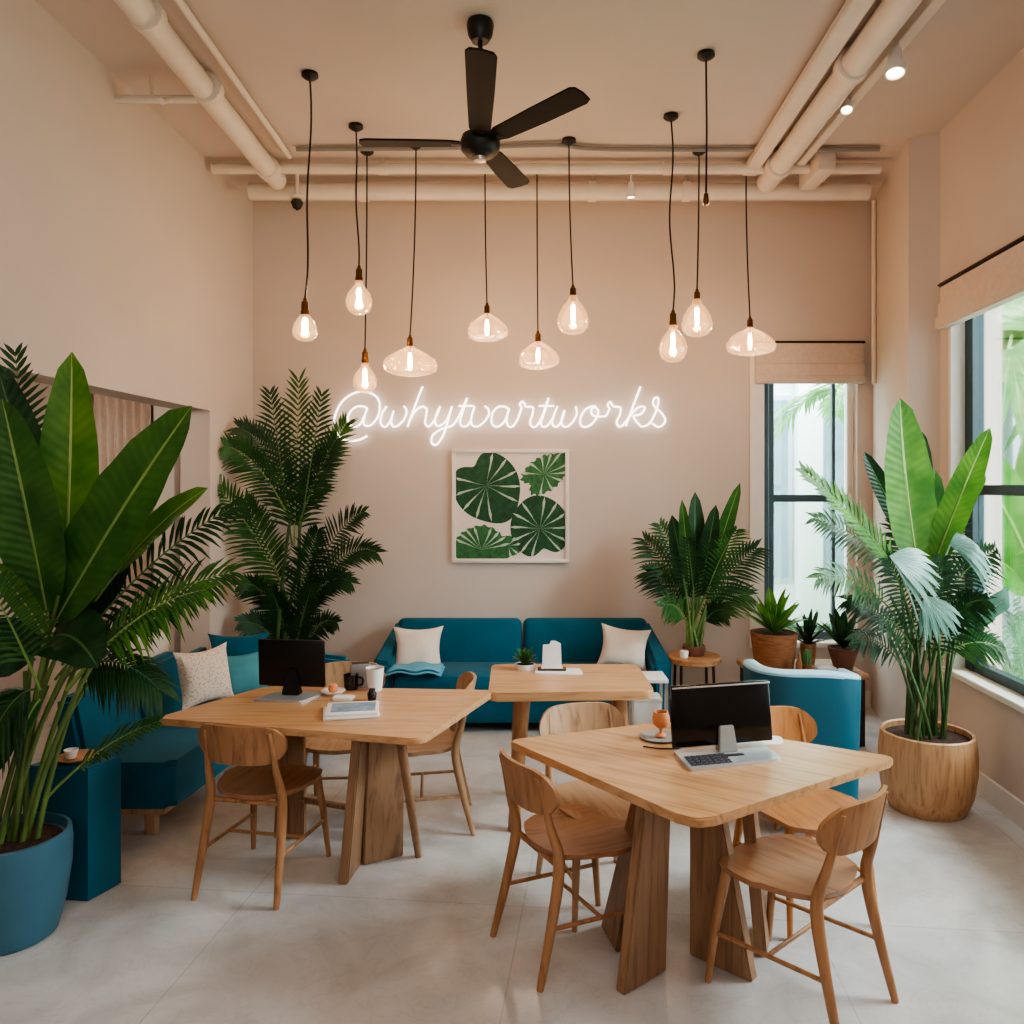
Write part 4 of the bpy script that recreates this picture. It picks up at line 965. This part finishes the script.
# round stool carrying plant
sx, sy = (694-CX)*5.95/F, 5.95
st = thing('round_stool', 'round wooden-topped stool with metal legs under the palm right of the sofa', 'stool', (sx, sy, 0))
bm = B(); lathe(bm, [(0, .485), (.19, .485), (.2, .495), (.2, .525), (.19, .535), (0, .535)], n=32); obj('seat', bm, M['stoolwood'], st)
for a in (45, 135, 225, 315):
    a = math.radians(a); bm = B(); tube(bm, [(.165*math.cos(a), .165*math.sin(a), .486), (.18*math.cos(a), .18*math.sin(a), 0)], .011, 8); obj('leg', bm, M['metal'], st)
bm = B(); tube(bm, [(.173*math.cos(i*PI/8), .173*math.sin(i*PI/8), .2) for i in range(17)], .008, 6); obj('foot_ring', bm, M['metal'], st)
bm = B(); lathe(bm, [(0, 0), (.03, 0), (.032, .045), (.025, .05), (0, .05)], n=20); tag(obj('white_candle', bm, M['white'], None, loc=(sx-.09, sy-.08, .5355)), 'short white candle on the round stool left of the palm stems', 'candle')
# side table with white cube
sd = thing('side_table', 'small metal-framed side table by the right end of the back sofa', 'side table', (.80, 5.3, 0))
bm = B(); bx2(bm, -.13, .13, -.12, .12, .515, .54, .004); obj('tabletop', bm, M['paper'], sd)
for x in (-.118, .118):
    for y in (-.108, .108):
        bm = B(); bx2(bm, x-.01, x+.01, y-.01, y+.01, 0, .515); obj('leg', bm, M['chrome'], sd, smooth=False)
bm = B(); bx2(bm, -.118, .118, -.11, .11, .2, .215, .003); obj('shelf', bm, M['stoolwood'], sd)
o = thing('storage_box', 'white storage box on the lower shelf of the side table', 'box', (.80, 5.3, .2155))
bm = B(); bx2(bm, -.09, .09, -.08, .08, 0, .17, .006); obj('box_body', bm, M['paper'], o); bm = B(); bx2(bm, -.095, .095, -.085, .085, .1705, .19, .004); obj('lid', bm, M['white'], o)
# window bench with pots
bn = thing('plant_bench', 'low wooden bench holding small potted plants below the narrow window', 'bench', (2.0, 5.72, 0))
bm = B(); bx2(bm, -.42, .36, -.24, .26, .465, .50, .005); obj('bench_top', bm, M['stoolwood'], bn)
for x in (-.38, .32):
    for y in (-.2, .22):
        bm = B(); bx2(bm, x-.02, x+.02, y-.02, y+.02, 0, .465, .003); obj('leg', bm, M['metal'], bn)
bm = B(); bx2(bm, -.36, .30, -.02, .02, .15, .18, .003); obj('stretcher', bm, M['metal'], bn)
ph = .5005
def small_plant(name, label, x, y, pot, pm, fol, fm, sc_h):
    root = thing(name, label, 'plant', (x, y, ph), 0)
    bm = B(); lathe(bm, pot, n=28); obj('pot', bm, M[pm], root)
    rr = pot[2][0]; bm = B(); lathe(bm, [(0, sc_h-.012), (rr*.93, sc_h-.012)], n=22); obj('soil', bm, M['soil'], root)
    bm = B(); succulent(bm, (0, 0, sc_h-.015), *fol); obj('foliage', bm, M[fm], root, recalc=False); return root
small_plant('potted_fern', 'bright green leafy plant in a wide brown basket pot on the bench', 1.78, 5.72, [(0, 0), (.135, 0), (.165, .25), (.15, .25), (.14, .22), (0, .22)], 'basket', (22, .34, .085, 1.35, .5, 3), 'L_bright', .25)
small_plant('potted_dracaena', 'spiky plant in a narrow pale pot, between the basket pot and brown pot', 2.06, 5.82, [(0, 0), (.045, 0), (.06, .15), (.05, .15), (.045, .13), (0, .13)], 'stoolwood', (24, .26, .04, 1.45, .3, 5), 'L_dark', .15)
small_plant('potted_aloe', 'dark upright plant in a tapered brown clay pot on the bench', 2.235, 5.62, [(0, 0), (.06, 0), (.105, .16), (.092, .16), (.085, .14), (0, .14)], 'brownpot', (16, .30, .06, 1.5, .7, 6), 'L_dark', .16)
root = thing('small_cactus', 'tiny dark cactus in a terracotta cup in front of the bench pots', 'plant', (1.965, 5.58, ph))
bm = B(); lathe(bm, [(0, 0), (.028, 0), (.036, .05), (.03, .05), (0, .045)], n=20); obj('pot', bm, M['basket'], root)
bm = B(); lathe(bm, [(0, .04), (.026, .045), (.034, .08), (.03, .125), (.015, .15), (0, .155)], n=24, wob=lambda a, r, z: .08*math.cos(10*a)); obj('cactus_body', bm, M['L_dark'], root)
bm = B(); lathe(bm, [(0, 0), (.02, 0), (.022, .07), (.009, .1), (.009, .13), (.011, .135), (0, .136)], n=18); tag(obj('small_bottle', bm, M['basket'], None, loc=(1.89, 5.52, ph)), 'slim amber bottle on the bench in front of the basket pot', 'bottle')
bm = B(); box(bm, (0, 0, .012), (.14, .09, .024), .003); tag(obj('notebook', bm, M['paper'], None, loc=(2.10, 5.62, ph), rotz=.2), 'white notebook lying on the bench before the narrow pale pot', 'book')

# ================================================================== BIG PLANTS
def stems(root, bases, tops, m, r=.011):
    for b, t in zip(bases, tops):
        bm = B(); b = V(b); t = V(t); mid = (b+t)/2+V(((t.x-b.x)*-.15, 0, .05)); tube(bm, bez(b, mid, t, 8), [r*(1-.35*i/8) for i in range(9)], 7); leafobj('cane', bm, M[m], root)
def P3(px, py, Y, dy=0.0): return at(px, py, Y+dy)
# ---- A: big plant left front in the blue pot
PAx, PAy = -2.055, 3.20
PA = thing('potted_palm', 'large broad-leaved palm in a round blue pot at the left front', 'plant', (PAx, PAy, 0))
bm = B(); lathe(bm, [(0, 0), (.15, 0), (.165, .01), (.195, .12), (.215, .26), (.217, .36), (.212, .405), (.198, .408), (.195, .37), (0, .36)], n=48); obj('pot', bm, M['potblue'], PA)
bm = B(); lathe(bm, [(0, .372), (.1, .378), (.194, .368)], n=36); obj('soil', bm, M['soil'], PA)
YA = 3.2
A_ = lambda px, py, d=0: P3(px, py, YA, d)
random.seed(11)
bs = []; tp_ = []
for i in range(13):
    a = random.uniform(0, 2*PI); r = .09*random.random()**.5
    bs.append((PAx+r*math.cos(a), PAy+r*math.sin(a), .36)); tp_.append(A_(random.uniform(18, 95), random.uniform(590, 690), random.uniform(-.12, .14)))
stems(PA, bs, tp_, 'stem', .012)
def bl(root, m, base, tip, w, **k):
    bm = B(); broad_leaf(bm, base, tip, w, **k); leafobj('leaf', bm, M[m], root)
def fr(root, m, base, tip, **k):
    bm = B(); frond(bm, base, tip, **k); leafobj('frond', bm, M[m], root)
def fn(root, m, base, cen, rad, **k):
    bm = B(); fan_leaf(bm, base, cen, rad, **k); leafobj('fan_leaf', bm, M[m], root)
bl(PA, 'L_bright', A_(62, 640, .05), A_(72, 352, .12), .235, arch=.0, petiole=.16, face=(.25, -1, .1), bend=(.0, .03, 0))
bl(PA, 'L_mid', A_(40, 650, -.02), A_(192, 406, -.10), .30, arch=.06, petiole=.12, face=(-.2, -1, .25))
bl(PA, 'L_mid', A_(52, 640, -.05), A_(2, 398, -.18), .23, arch=.05, petiole=.12, face=(.3, -1, .1))
bl(PA, 'L_dark', A_(58, 600, .1), A_(-4, 362, .15), .2, arch=.05, petiole=.1, face=(.5, -1, .2))
bl(PA, 'L_bright', A_(70, 640, .06), A_(208, 488, .12), .15, arch=.18, petiole=.35, face=(-.2, -.8, .7))
bl(PA, 'L_bright', A_(48, 640, -.1), A_(-10, 560, -.2), .09, arch=.1, petiole=.1, face=(0, -1, .4))
bl(PA, 'L_dark', A_(60, 650, .0), A_(130, 545, .18), .20, arch=.1, petiole=.15, face=(0, -1, .2))
bl(PA, 'L_dark', A_(50, 640, -.02), A_(98, 668, -.26), .24, arch=.3, petiole=.1, face=(0, -.8, .7))
bl(PA, 'L_dark', A_(30, 690, -.05), A_(-30, 800, -.15), .20, arch=.25, petiole=.2, face=(0, -1, .3))
bl(PA, 'L_dark', A_(35, 660, -.02), A_(-30, 640, -.2), .22, arch=.15, petiole=.1, face=(0, -1, .4))
bl(PA, 'L_mid', A_(40, 700, -.12), A_(18, 748, -.22), .06, arch=.3, petiole=.1, face=(0, -1, .3))
fr(PA, 'L_palmd', A_(62, 665, .02), A_(232, 508, .1), arch=.16, leaf=.21, n=24, start=.22, face=(-.2, -.8, .6), droop=.35, width=.019)
fr(PA, 'L_palm', A_(68, 690, -.02), A_(232, 572, .0), arch=.22, leaf=.23, n=24, start=.22, face=(-.2, -.7, .7), droop=.35, width=.019)
fr(PA, 'L_palmb', A_(66, 690, -.05), A_(205, 590, -.12), arch=.22, leaf=.20, n=21, start=.3, face=(-.2, -.7, .7), droop=.4, width=.019)
fr(PA, 'L_palmd', A_(62, 680, .05), A_(160, 690, .0), arch=.45, leaf=.19, n=20, start=.2, face=(-.1, -.6, .8), droop=.55, width=.02)
fr(PA, 'L_palmd', A_(55, 680, .12), A_(150, 618, .2), arch=.3, leaf=.2, n=20, start=.15, face=(-.1, -.6, .8), droop=.4, width=.019)
fr(PA, 'L_palm', A_(45, 800, -.04), A_(158, 722, -.16), arch=.14, leaf=.13, n=17, start=.3, face=(-.2, -.6, .8), droop=.2, width=.019, sweep=.9)
fr(PA, 'L_palmd', A_(45, 660, .1), A_(15, 352, .18), arch=.0, leaf=.17, n=20, start=.5, face=(.3, -1, .1), droop=.1, width=.019)
fr(PA, 'L_palm', A_(40, 690, -.1), A_(-20, 570, -.3), arch=.1, leaf=.22, n=18, start=.2, face=(.2, -.9, .4), droop=.3, width=.019)
fr(PA, 'L_palmd', A_(40, 690, -.05), A_(-10, 740, -.2), arch=.5, leaf=.2, n=17, start=.2, face=(0, -.6, .8), droop=.6, width=.02)
fr(PA, 'L_palmd', A_(48, 660, .08), A_(110, 560, .25), arch=.1, leaf=.2, n=18, start=.2, face=(0, -1, .3), droop=.3, width=.019)

# ---- B: areca palm in the back left corner
PBx, PBy = -1.78, 6.05
PB = thing('areca_palm', 'tall dark feathery palm in the back left corner behind the sofa', 'plant', (PBx, PBy, 0))
bm = B(); lathe(bm, [(0, 0), (.16, 0), (.2, .2), (.205, .38), (.19, .385), (.185, .34), (0, .33)], n=36); obj('pot', bm, M['basket'], PB)
bm = B(); lathe(bm, [(0, .345), (.186, .34)], n=30); obj('soil', bm, M['soil'], PB)
b_ = lambda px, py, d=0: P3(px, py, PBy, d)
random.seed(5)
bs = [(PBx+random.uniform(-.1, .1), PBy+random.uniform(-.1, .1), .33) for i in range(9)]
tp_ = [b_(random.uniform(275, 315), random.uniform(510, 600), random.uniform(-.1, .1)) for i in range(9)]
stems(PB, bs, tp_, 'stemd', .018)
FD = [((294, 545), (299, 380), .0, .27, 'L_palm'), ((292, 545), (270, 392), .03, .22, 'L_palmd'), ((298, 545), (322, 394), .03, .22, 'L_palmd'), ((290, 520), (224, 446), .34, .22, 'L_palm'), ((292, 500), (240, 428), .30, .22, 'L_palmd'), ((300, 520), (346, 424), .14, .24, 'L_palm'), ((300, 520), (336, 440), .1, .2, 'L_palmd'),
      ((288, 600), (216, 486), .16, .26, 'L_palm'), ((286, 600), (246, 500), .12, .24, 'L_palm'), ((300, 610), (364, 512), .30, .20, 'L_palmd'), ((302, 620), (376, 552), .50, .19, 'L_palmd'), ((300, 620), (350, 582), .55, .17, 'L_palmd'),
      ((285, 630), (240, 585), .45, .17, 'L_palmd'), ((285, 655), (242, 622), .35, .16, 'L_palmd'), ((300, 655), (336, 622), .4, .15, 'L_palmd'), ((294, 610), (318, 530), .08, .20, 'L_palmd'), ((295, 650), (312, 585), .1, .17, 'L_palmd'), ((290, 650), (272, 590), .1, .17, 'L_palmd')]
for (p0, p1, ar, lf, mm) in FD:
    fr(PB, mm, b_(p0[0], p0[1], random.uniform(-.05, .05)), b_(p1[0], p1[1], random.uniform(-.25, .12)), arch=ar, leaf=lf*1.1, n=26, start=.1, face=(random.uniform(-.4, .4), -1, .35), droop=.2, width=.022, sweep=.62, r=.008)

# ---- C: palm on the round stool
PC = thing('potted_palm', 'medium palm with upright dark leaves standing on the round stool', 'plant', (sx, sy, .5355))
bm = B(); lathe(bm, [(0, 0), (.07, 0), (.085, .05), (.08, .075), (.07, .075), (0, .06)], n=28); obj('pot', bm, M['brownpot'], PC)
bm = B(); lathe(bm, [(0, .064), (.072, .064)], n=20); obj('soil', bm, M['soil'], PC)
c_ = lambda px, py, d=0: P3(px, py, sy, d)
random.seed(9)
bs = [(sx+random.uniform(-.05, .05), sy+random.uniform(-.05, .05), .59) for i in range(12)]
tp_ = [c_(random.uniform(672, 725), random.uniform(575, 600), random.uniform(-.12, .12)) for i in range(12)]
stems(PC, bs, tp_, 'stem', .012)
for (p0, p1, w, mm) in (((695, 610), (695, 492, ), .16, 'L_dark'), ((700, 610), (740, 483), .12, 'L_mid'), ((690, 610), (672, 515), .14, 'L_dark'), ((698, 610), (716, 505), .14, 'L_dark'), ((692, 615), (682, 500), .10, 'L_mid')):
    bl(PC, mm, c_(*p0, random.uniform(-.05, .05)), c_(*p1, random.uniform(-.12, .1)), w, arch=.04, petiole=.15, face=(random.uniform(-.3, .3), -1, .2), n=14)
for (p0, p1, ar, lf, mm) in (((690, 620), (645, 540), .2, .24, 'L_palmd'), ((688, 620), (648, 572), .3, .22, 'L_palmd'), ((690, 630), (664, 606), .45, .18, 'L_palm'), ((703, 620), (756, 548), .2, .24, 'L_palmd'), ((703, 625), (748, 595), .35, .22, 'L_palm'), ((700, 630), (725, 610), .4, .16, 'L_palmd'), ((695, 610), (660, 525), .12, .22, 'L_palm'), ((700, 610), (736, 530), .12, .22, 'L_palm'), ((696, 615), (688, 540), .05, .2, 'L_palmd'), ((698, 615), (712, 548), .05, .2, 'L_palm')):
    fr(PC, mm, c_(*p0, random.uniform(-.05, .05)), c_(*p1, random.uniform(-.22, .12)), arch=ar, leaf=lf*1.0, n=18, start=.2, face=(random.uniform(-.4, .4), -.9, .4), droop=.3, width=.021, sweep=.6)

# ---- D: big plant right in the wooden pot
PDx, PDy = (927-CX)*4.46/F, 4.46
PD = thing('potted_palm', 'tall plant with bright upright leaf in a round slatted wooden pot at right', 'plant', (PDx, PDy, 0))
bm = B(); lathe(bm, [(0, 0), (.19, 0), (.2, .012), (.235, .1), (.252, .22), (.252, .32), (.24, .425), (.232, .432), (.222, .425), (.225, .39), (0, .38)], n=56, wob=lambda a, r, z: .004*math.cos(28*a) if r > .2 else 0); obj('pot', bm, M['potwood'], PD)
bm = B(); lathe(bm, [(0, .40), (.223, .395)], n=36); obj('soil', bm, M['soil'], PD)
d_ = lambda px, py, d=0: P3(px, py, PDy, d)
random.seed(21)
bs = []; tp_ = []
for i in range(20):
    bs.append((PDx+random.uniform(-.1, .1), PDy+random.uniform(-.09, .09), .385)); tp_.append(d_(random.uniform(888, 962), random.uniform(575, 640), random.uniform(-.12, .12)))
stems(PD, bs, tp_, 'stemd', .011)
bl(PD, 'L_bright', d_(922, 590), d_(900, 398, -.05), .29, arch=.0, petiole=.12, face=(.1, -1, .1), bend=(-.02, .04, 0))
bl(PD, 'L_bright', d_(925, 590), d_(990, 428, -.1), .16, arch=.06, petiole=.15, face=(-.5, -1, .2))
bl(PD, 'L_bright', d_(928, 560), d_(986, 476, .05), .09, arch=.1, petiole=.2, face=(-.3, -1, .5))
bl(PD, 'L_mid', d_(918, 590), d_(935, 470, .1), .2, arch=.0, petiole=.1, face=(.0, -1, .1))
bl(PD, 'L_dark', d_(915, 560, .06), d_(864, 452, .12), .12, arch=.03, petiole=.2, face=(0, -1, .2))
bl(PD, 'L_dark', d_(925, 520, .1), d_(922, 432, .14), .10, arch=.03, petiole=.2, face=(0, -1, .2))
fr(PD, 'L_palmb', d_(918, 600), d_(802, 470, -.1), arch=.12, leaf=.16, n=24, start=.2, face=(.2, -1, .5), droop=.1, width=.026, sweep=.95)
fr(PD, 'L_palm', d_(915, 600, .03), d_(814, 518, .05), arch=.25, leaf=.18, n=23, start=.2, face=(.1, -.8, .6), droop=.3, width=.018)
fr(PD, 'L_palm', d_(905, 630), d_(818, 578, -.15), arch=.35, leaf=.18, n=21, start=.25, face=(.1, -.8, .6), droop=.35, width=.018)
fr(PD, 'L_palmd', d_(905, 650), d_(848, 600, .1), arch=.35, leaf=.17, n=19, start=.2, face=(.1, -.8, .6), droop=.4, width=.018)
fr(PD, 'L_palmd', d_(905, 670), d_(852, 640, -.1), arch=.35, leaf=.15, n=17, start=.2, face=(.1, -.8, .6), droop=.4, width=.018)
fr(PD, 'L_palmd', d_(930, 620), d_(1000, 548, .0), arch=.25, leaf=.18, n=20, start=.2, face=(-.1, -.8, .6), droop=.35, width=.018)
fr(PD, 'L_palmd', d_(935, 640), d_(985, 600, -.15), arch=.35, leaf=.17, n=19, start=.2, face=(-.1, -.8, .6), droop=.4, width=.018)
fr(PD, 'L_palm', d_(938, 660), d_(1005, 650, -.1), arch=.4, leaf=.16, n=19, start=.2, face=(-.1, -.8, .6), droop=.4, width=.018)
fr(PD, 'L_palmd', d_(920, 600, .1), d_(895, 520, .15), arch=.1, leaf=.2, n=19, start=.1, face=(0, -1, .3), droop=.25, width=.018)
fr(PD, 'L_palmd', d_(925, 610, .1), d_(955, 520, .15), arch=.12, leaf=.2, n=19, start=.1, face=(0, -1, .3), droop=.25, width=.018)
fr(PD, 'L_palmd', d_(918, 640, -.05), d_(888, 560, -.12), arch=.15, leaf=.18, n=19, start=.1, face=(0, -1, .3), droop=.3, width=.018)
fr(PD, 'L_palmd', d_(928, 640, -.05), d_(940, 560, -.1), arch=.15, leaf=.18, n=19, start=.1, face=(0, -1, .3), droop=.3, width=.018)
fr(PD, 'L_palmd', d_(918, 660, 0), d_(880, 620, -.2), arch=.3, leaf=.18, n=17, start=.1, face=(0, -1, .5), droop=.4, width=.018)
fr(PD, 'L_palmd', d_(928, 660, 0), d_(965, 610, -.2), arch=.3, leaf=.18, n=17, start=.1, face=(0, -1, .5), droop=.4, width=.018)
fn(PD, 'L_pale', d_(918, 620, -.1), d_(890, 556, -.22), .27, face=(.1, -.9, .5), spread=1.5, dirv=(1, 0, -.42), blades=12, droop=.3)
fn(PD, 'L_pale', d_(925, 650, -.1), d_(925, 596, -.24), .20, face=(-.1, -.9, .5), spread=1.6, dirv=(.4, 0, -1), blades=12, droop=.3)
fn(PD, 'L_pale', d_(930, 620, 0), d_(950, 545, -.1), .22, face=(-.2, -.9, .5), spread=1.7, dirv=(1, 0, .1), blades=12, droop=.8)
bl(PD, 'L_pale', d_(940, 650, 0), d_(1028, 588, -.12), .12, arch=.1, petiole=.35, face=(-.2, -.7, .8))
bl(PD, 'L_mid', d_(935, 640, .05), d_(1000, 612, .02), .12, arch=.1, petiole=.3, face=(-.2, -.9, .5))

# ================================================================== ALCOVE CONTENTS
cu = thing('curtain', 'beige floor-length curtain hanging inside the alcove at left', 'curtain', (-3.0, 5.95, 0))
bm = B(); prev = None
for i in range(61):
    u = i/60; x = -.21+.42*u; y = .025*math.sin(u*40); a = bm.verts.new((x, y, .02)); b = bm.verts.new((x, y*.8, 2.6))
    if prev: bm.faces.new((prev[0], a, b, prev[1]))
    prev = (a, b)
obj('fabric', bm, M['blind'], cu)
bm = B(); tube(bm, [(-.24, 0, 2.61), (.24, 0, 2.61)], .012, 8); obj('rod', bm, M['metal'], cu)
al = thing('lounge_chair', 'pale round-backed lounge chair inside the alcove behind the palm', 'chair', (-2.73, 5.25, 0), .5)
bm = B(); n = 24; prev = None
for i in range(n+1):
    a = math.radians(180+180*i/n)
    zt = .72+.22*math.sin(PI*i/n)
    row = [bm.verts.new((r*math.cos(a), r*math.sin(a)*.9, z)) for r, z in ((.34, .3), (.36, zt), (.29, zt), (.28, .3))]
    if prev:
        for k in range(4): bm.faces.new((prev[k], row[k], row[(k+1) % 4], prev[(k+1) % 4]))
    else: bm.faces.new(row)
    prev = row
bm.faces.new(prev[::-1]); obj('backrest', bm, M['cream'], al)
bm = B(); lathe(bm, [(0, .3), (.3, .3), (.3, .42), (.27, .45), (0, .46)], n=28); obj('seat', bm, M['cream'], al)
for a in (45, 135, 225, 315):
    a = math.radians(a); bm = B(); tube(bm, [(.2*math.cos(a), .2*math.sin(a), .3), (.25*math.cos(a), .25*math.sin(a), 0)], [.018, .012], 8); obj('leg', bm, M['stoolwood'], al)

# ================================================================== OUTSIDE
bm = B(); box(bm, (5, 9, -.12), (22, 22, .1)); tag(obj('garden_ground', bm, M['lawn'], smooth=False), 'green ground outside the windows', 'ground', kind='structure')
bd = thing('white_building', 'white rendered building with pilasters outside the narrow window', 'building', (4.0, 10.4, 0))
bm = B(); bx2(bm, -4.0, 3.2, 0, .4, 0, 7.0); obj('facade', bm, M['facade'], bd, smooth=False)
for x in (-1.35, -.35, .75):
    bm = B(); bx2(bm, x-.16, x+.16, -.18, 0, 0, 3.35, .02); bx2(bm, x-.22, x+.22, -.22, 0, 3.35, 3.5, .02); obj('pilaster', bm, M['facade'], bd)
bm = B(); bx2(bm, -4.0, 3.2, -.3, 0, 3.5, 3.68, .02); bx2(bm, -4.0, 3.2, -.2, 0, 3.68, 3.85, .02); bx2(bm, -4, 3.2, -.38, 0, 4.1, 4.25, .02); obj('cornice', bm, M['facade2'], bd)
for (x0, x1, z0, z1) in ((-1.12, -.6, .6, 2.9), (-.12, .5, .6, 2.9), (.98, 1.5, .6, 2.9), (-2.2, -1.6, .6, 2.9)):
    bm = B(); bx2(bm, x0-.06, x1+.06, -.04, 0, z0-.06, z1+.06, .004); f = obj('window', bm, M['facade2'], bd); bm = B(); bx2(bm, x0, x1, -.05, -.038, z0, z1); obj('pane', bm, M['extwin'], f, smooth=False)
def garden_palm(loc, h, n, L, label, seed, leaf=.5, fan=False, lean=0):
    random.seed(seed); root = thing('garden_palm', label, 'tree', loc); base = V(loc)
    bm = B(); tube(bm, catmull([(0, 0, 0), (lean*.3, 0, h*.5), (lean, 0, h)], 6), [.09]*12+[.07], 10); obj('trunk', bm, M['facade2'], root)
    c = V((lean, 0, h))
    for i in range(n):
        a = i*2.399+random.uniform(-.2, .2); el = random.uniform(-.3, 1.1); d = V((math.cos(a)*math.cos(el), math.sin(a)*math.cos(el), math.sin(el)))
        bm = B()
        if fan: fan_leaf(bm, c, c+d*L*.55, L*.7, face=(-d.x*.3-.5, -.8-d.y*.2, .6), blades=18, spread=3.6, dirv=d, width=.045, droop=.25, r=.015)
        else: frond(bm, c, c+d*L-V((0, 0, .35*L)), arch=.35, leaf=leaf, n=26, start=.12, face=(0, -.2, 1), droop=.35, width=.05, r=.014)
        obj('frond', bm, M['O_palm'], root, recalc=False)
    return root
garden_palm((4.35, 7.3, -.07), 2.75, 15, 1.15, 'fan palm outside the right window, its fronds filling the upper panes', 31, fan=True)
garden_palm((5.6, 7.9, -.07), 3.6, 12, 1.7, 'feathery palm further back outside the right window', 32, leaf=.6)
garden_palm((3.75, 8.5, -.07), 2.9, 12, 1.3, 'feathery palm beside the white building outside the narrow window', 33, leaf=.5, lean=-.3)
# banana plant outside right window
random.seed(41)
bp = thing('banana_plant', 'banana plant with huge bright leaves close outside the right window', 'plant', (4.25, 6.5, -.07)); 
bm = B(); tube(bm, [(0, 0, 0), (0, 0, .9)], [.11, .07], 12); obj('trunk', bm, M['stem'], bp)
for (dx, dy, dz_, w) in ((-.75, .1, 2.2, .42), (-.4, -.4, 1.55, .40), (.5, .2, 2.0, .4), (-.7, .5, 1.75, .38), (.1, -.6, 1.9, .36), (.2, .5, 2.3, .36), (-.85, -.15, 1.35, .36)):
    bm = B(); broad_leaf(bm, (0, 0, .85), (dx, dy, dz_), w, arch=.3, petiole=.15, face=(-.5, -.7, .5), n=20, pet_r=.015); obj('leaf', bm, M['O_leaf'], bp, recalc=False)
def shrub(loc, s, label, seed):
    random.seed(seed); root = thing('garden_shrub', label, 'shrub', loc, 0, 'shrubs outside the right window'); bm = B()
    for i in range(16):
        a = random.uniform(0, 2*PI); el = random.uniform(.2, 1.4); d = V((math.cos(a)*math.cos(el), math.sin(a)*math.cos(el), math.sin(el)))
        frond(bm, (0, 0, .1), d*s*random.uniform(.7, 1.1), arch=.15, leaf=.16*s, n=16, start=.25, droop=.3, width=.03, segs=2)
    obj('foliage', bm, M['O_bush'], root, recalc=False)
shrub((3.62, 5.75, -.07), 1.0, 'pale green shrub outside the right window, nearest its far frame edge', 51)
shrub((3.95, 6.1, -.07), .9, 'green shrub outside the right window below the banana leaves', 52)
shrub((4.75, 7.6, -.07), 1.2, 'taller green shrub outside, behind the banana plant', 53)
shrub((3.65, 3.6, -.07), .95, 'green shrub outside the near half of the right window', 54)
gw = thing('garden_wall', 'pale rendered garden house behind the palms outside the right window', 'building', (7.4, 7.0, -.07))
bm = B(); bx2(bm, 0, .3, -5, 5.0, 0, 2.6); obj('wall', bm, M['facade'], gw, smooth=False)
bm = B(); bx2(bm, -.1, .4, -5.05, 5.05, 2.6, 2.75, .01); obj('coping', bm, M['facade2'], gw)

# ================================================================== LIGHT
wd = bpy.data.worlds.new('World'); scn.world = wd; wd.use_nodes = True; nt = wd.node_tree; nt.nodes.clear()
o_ = nt.nodes.new('ShaderNodeOutputWorld'); bg = nt.nodes.new('ShaderNodeBackground'); bg.inputs[0].default_value = (.86, .94, 1.0, 1); bg.inputs[1].default_value = 10.0
nt.links.new(bg.outputs[0], o_.inputs[0])
def area(name, loc, target, sx_, sy_, e, col):
    L = bpy.data.lights.new(name, 'AREA'); L.shape = 'RECTANGLE'; L.size = sx_; L.size_y = sy_; L.energy = e; L.color = col
    o = bpy.data.objects.new(name, L); COL.objects.link(o); o.location = loc; o.rotation_euler = (V(target)-V(loc)).to_track_quat('-Z', 'Y').to_euler(); return o
area('daylight_right', (4.9, 3.4, 5.3), (1.2, 3.5, .3), 3.2, 3.2, 1900, (.88, .95, 1.0))
area('daylight_back', (3.0, 8.6, 5.4), (1.9, 5.6, .3), 2.2, 2.2, 700, (.88, .95, 1.0))
area('ceiling_fill', (.1, 1.6, 4.05), (.1, 2.2, 0), 2.5, 2.0, 38, (1, .88, .78))  # added warm fill under the ceiling out of view, no such fixture
area('room_fill', (0, -1.2, 2.6), (0, 4.5, 1.2), 3.0, 1.6, 40, (1, .96, .92))  # added neutral fill from behind the camera, not a lamp of the room
L = bpy.data.lights.new('alcove_fill', 'POINT'); L.energy = 16; L.color = (1, .85, .7); L.shadow_soft_size = .15  # point light added to brighten the alcove, has no fixture
o = bpy.data.objects.new('alcove_fill', L); COL.objects.link(o); o.location = (-3.2, 4.6, 2.4)

# ================================================================== CAMERA
cam = bpy.data.cameras.new('Camera'); co = bpy.data.objects.new('Camera', cam); COL.objects.link(co)
co.location = (0, 0, H); co.rotation_euler = (PI/2, 0, 0)
cam.sensor_width = 36; cam.sensor_fit = 'HORIZONTAL'; cam.lens = F/1024*36
cam.shift_x = -(CX-512)/1024; cam.shift_y = (CY-512)/1024; cam.clip_end = 100
scn.camera = co
scn.view_settings.view_transform = 'AgX'
scn.view_settings.look = 'AgX - Medium High Contrast'
scn.view_settings.exposure = 0.0
scn.cycles.use_denoising = True
scn.cycles.max_bounces = 10
scn.cycles.transparent_max_bounces = 24
scn.cycles.sample_clamp_indirect = 6.0
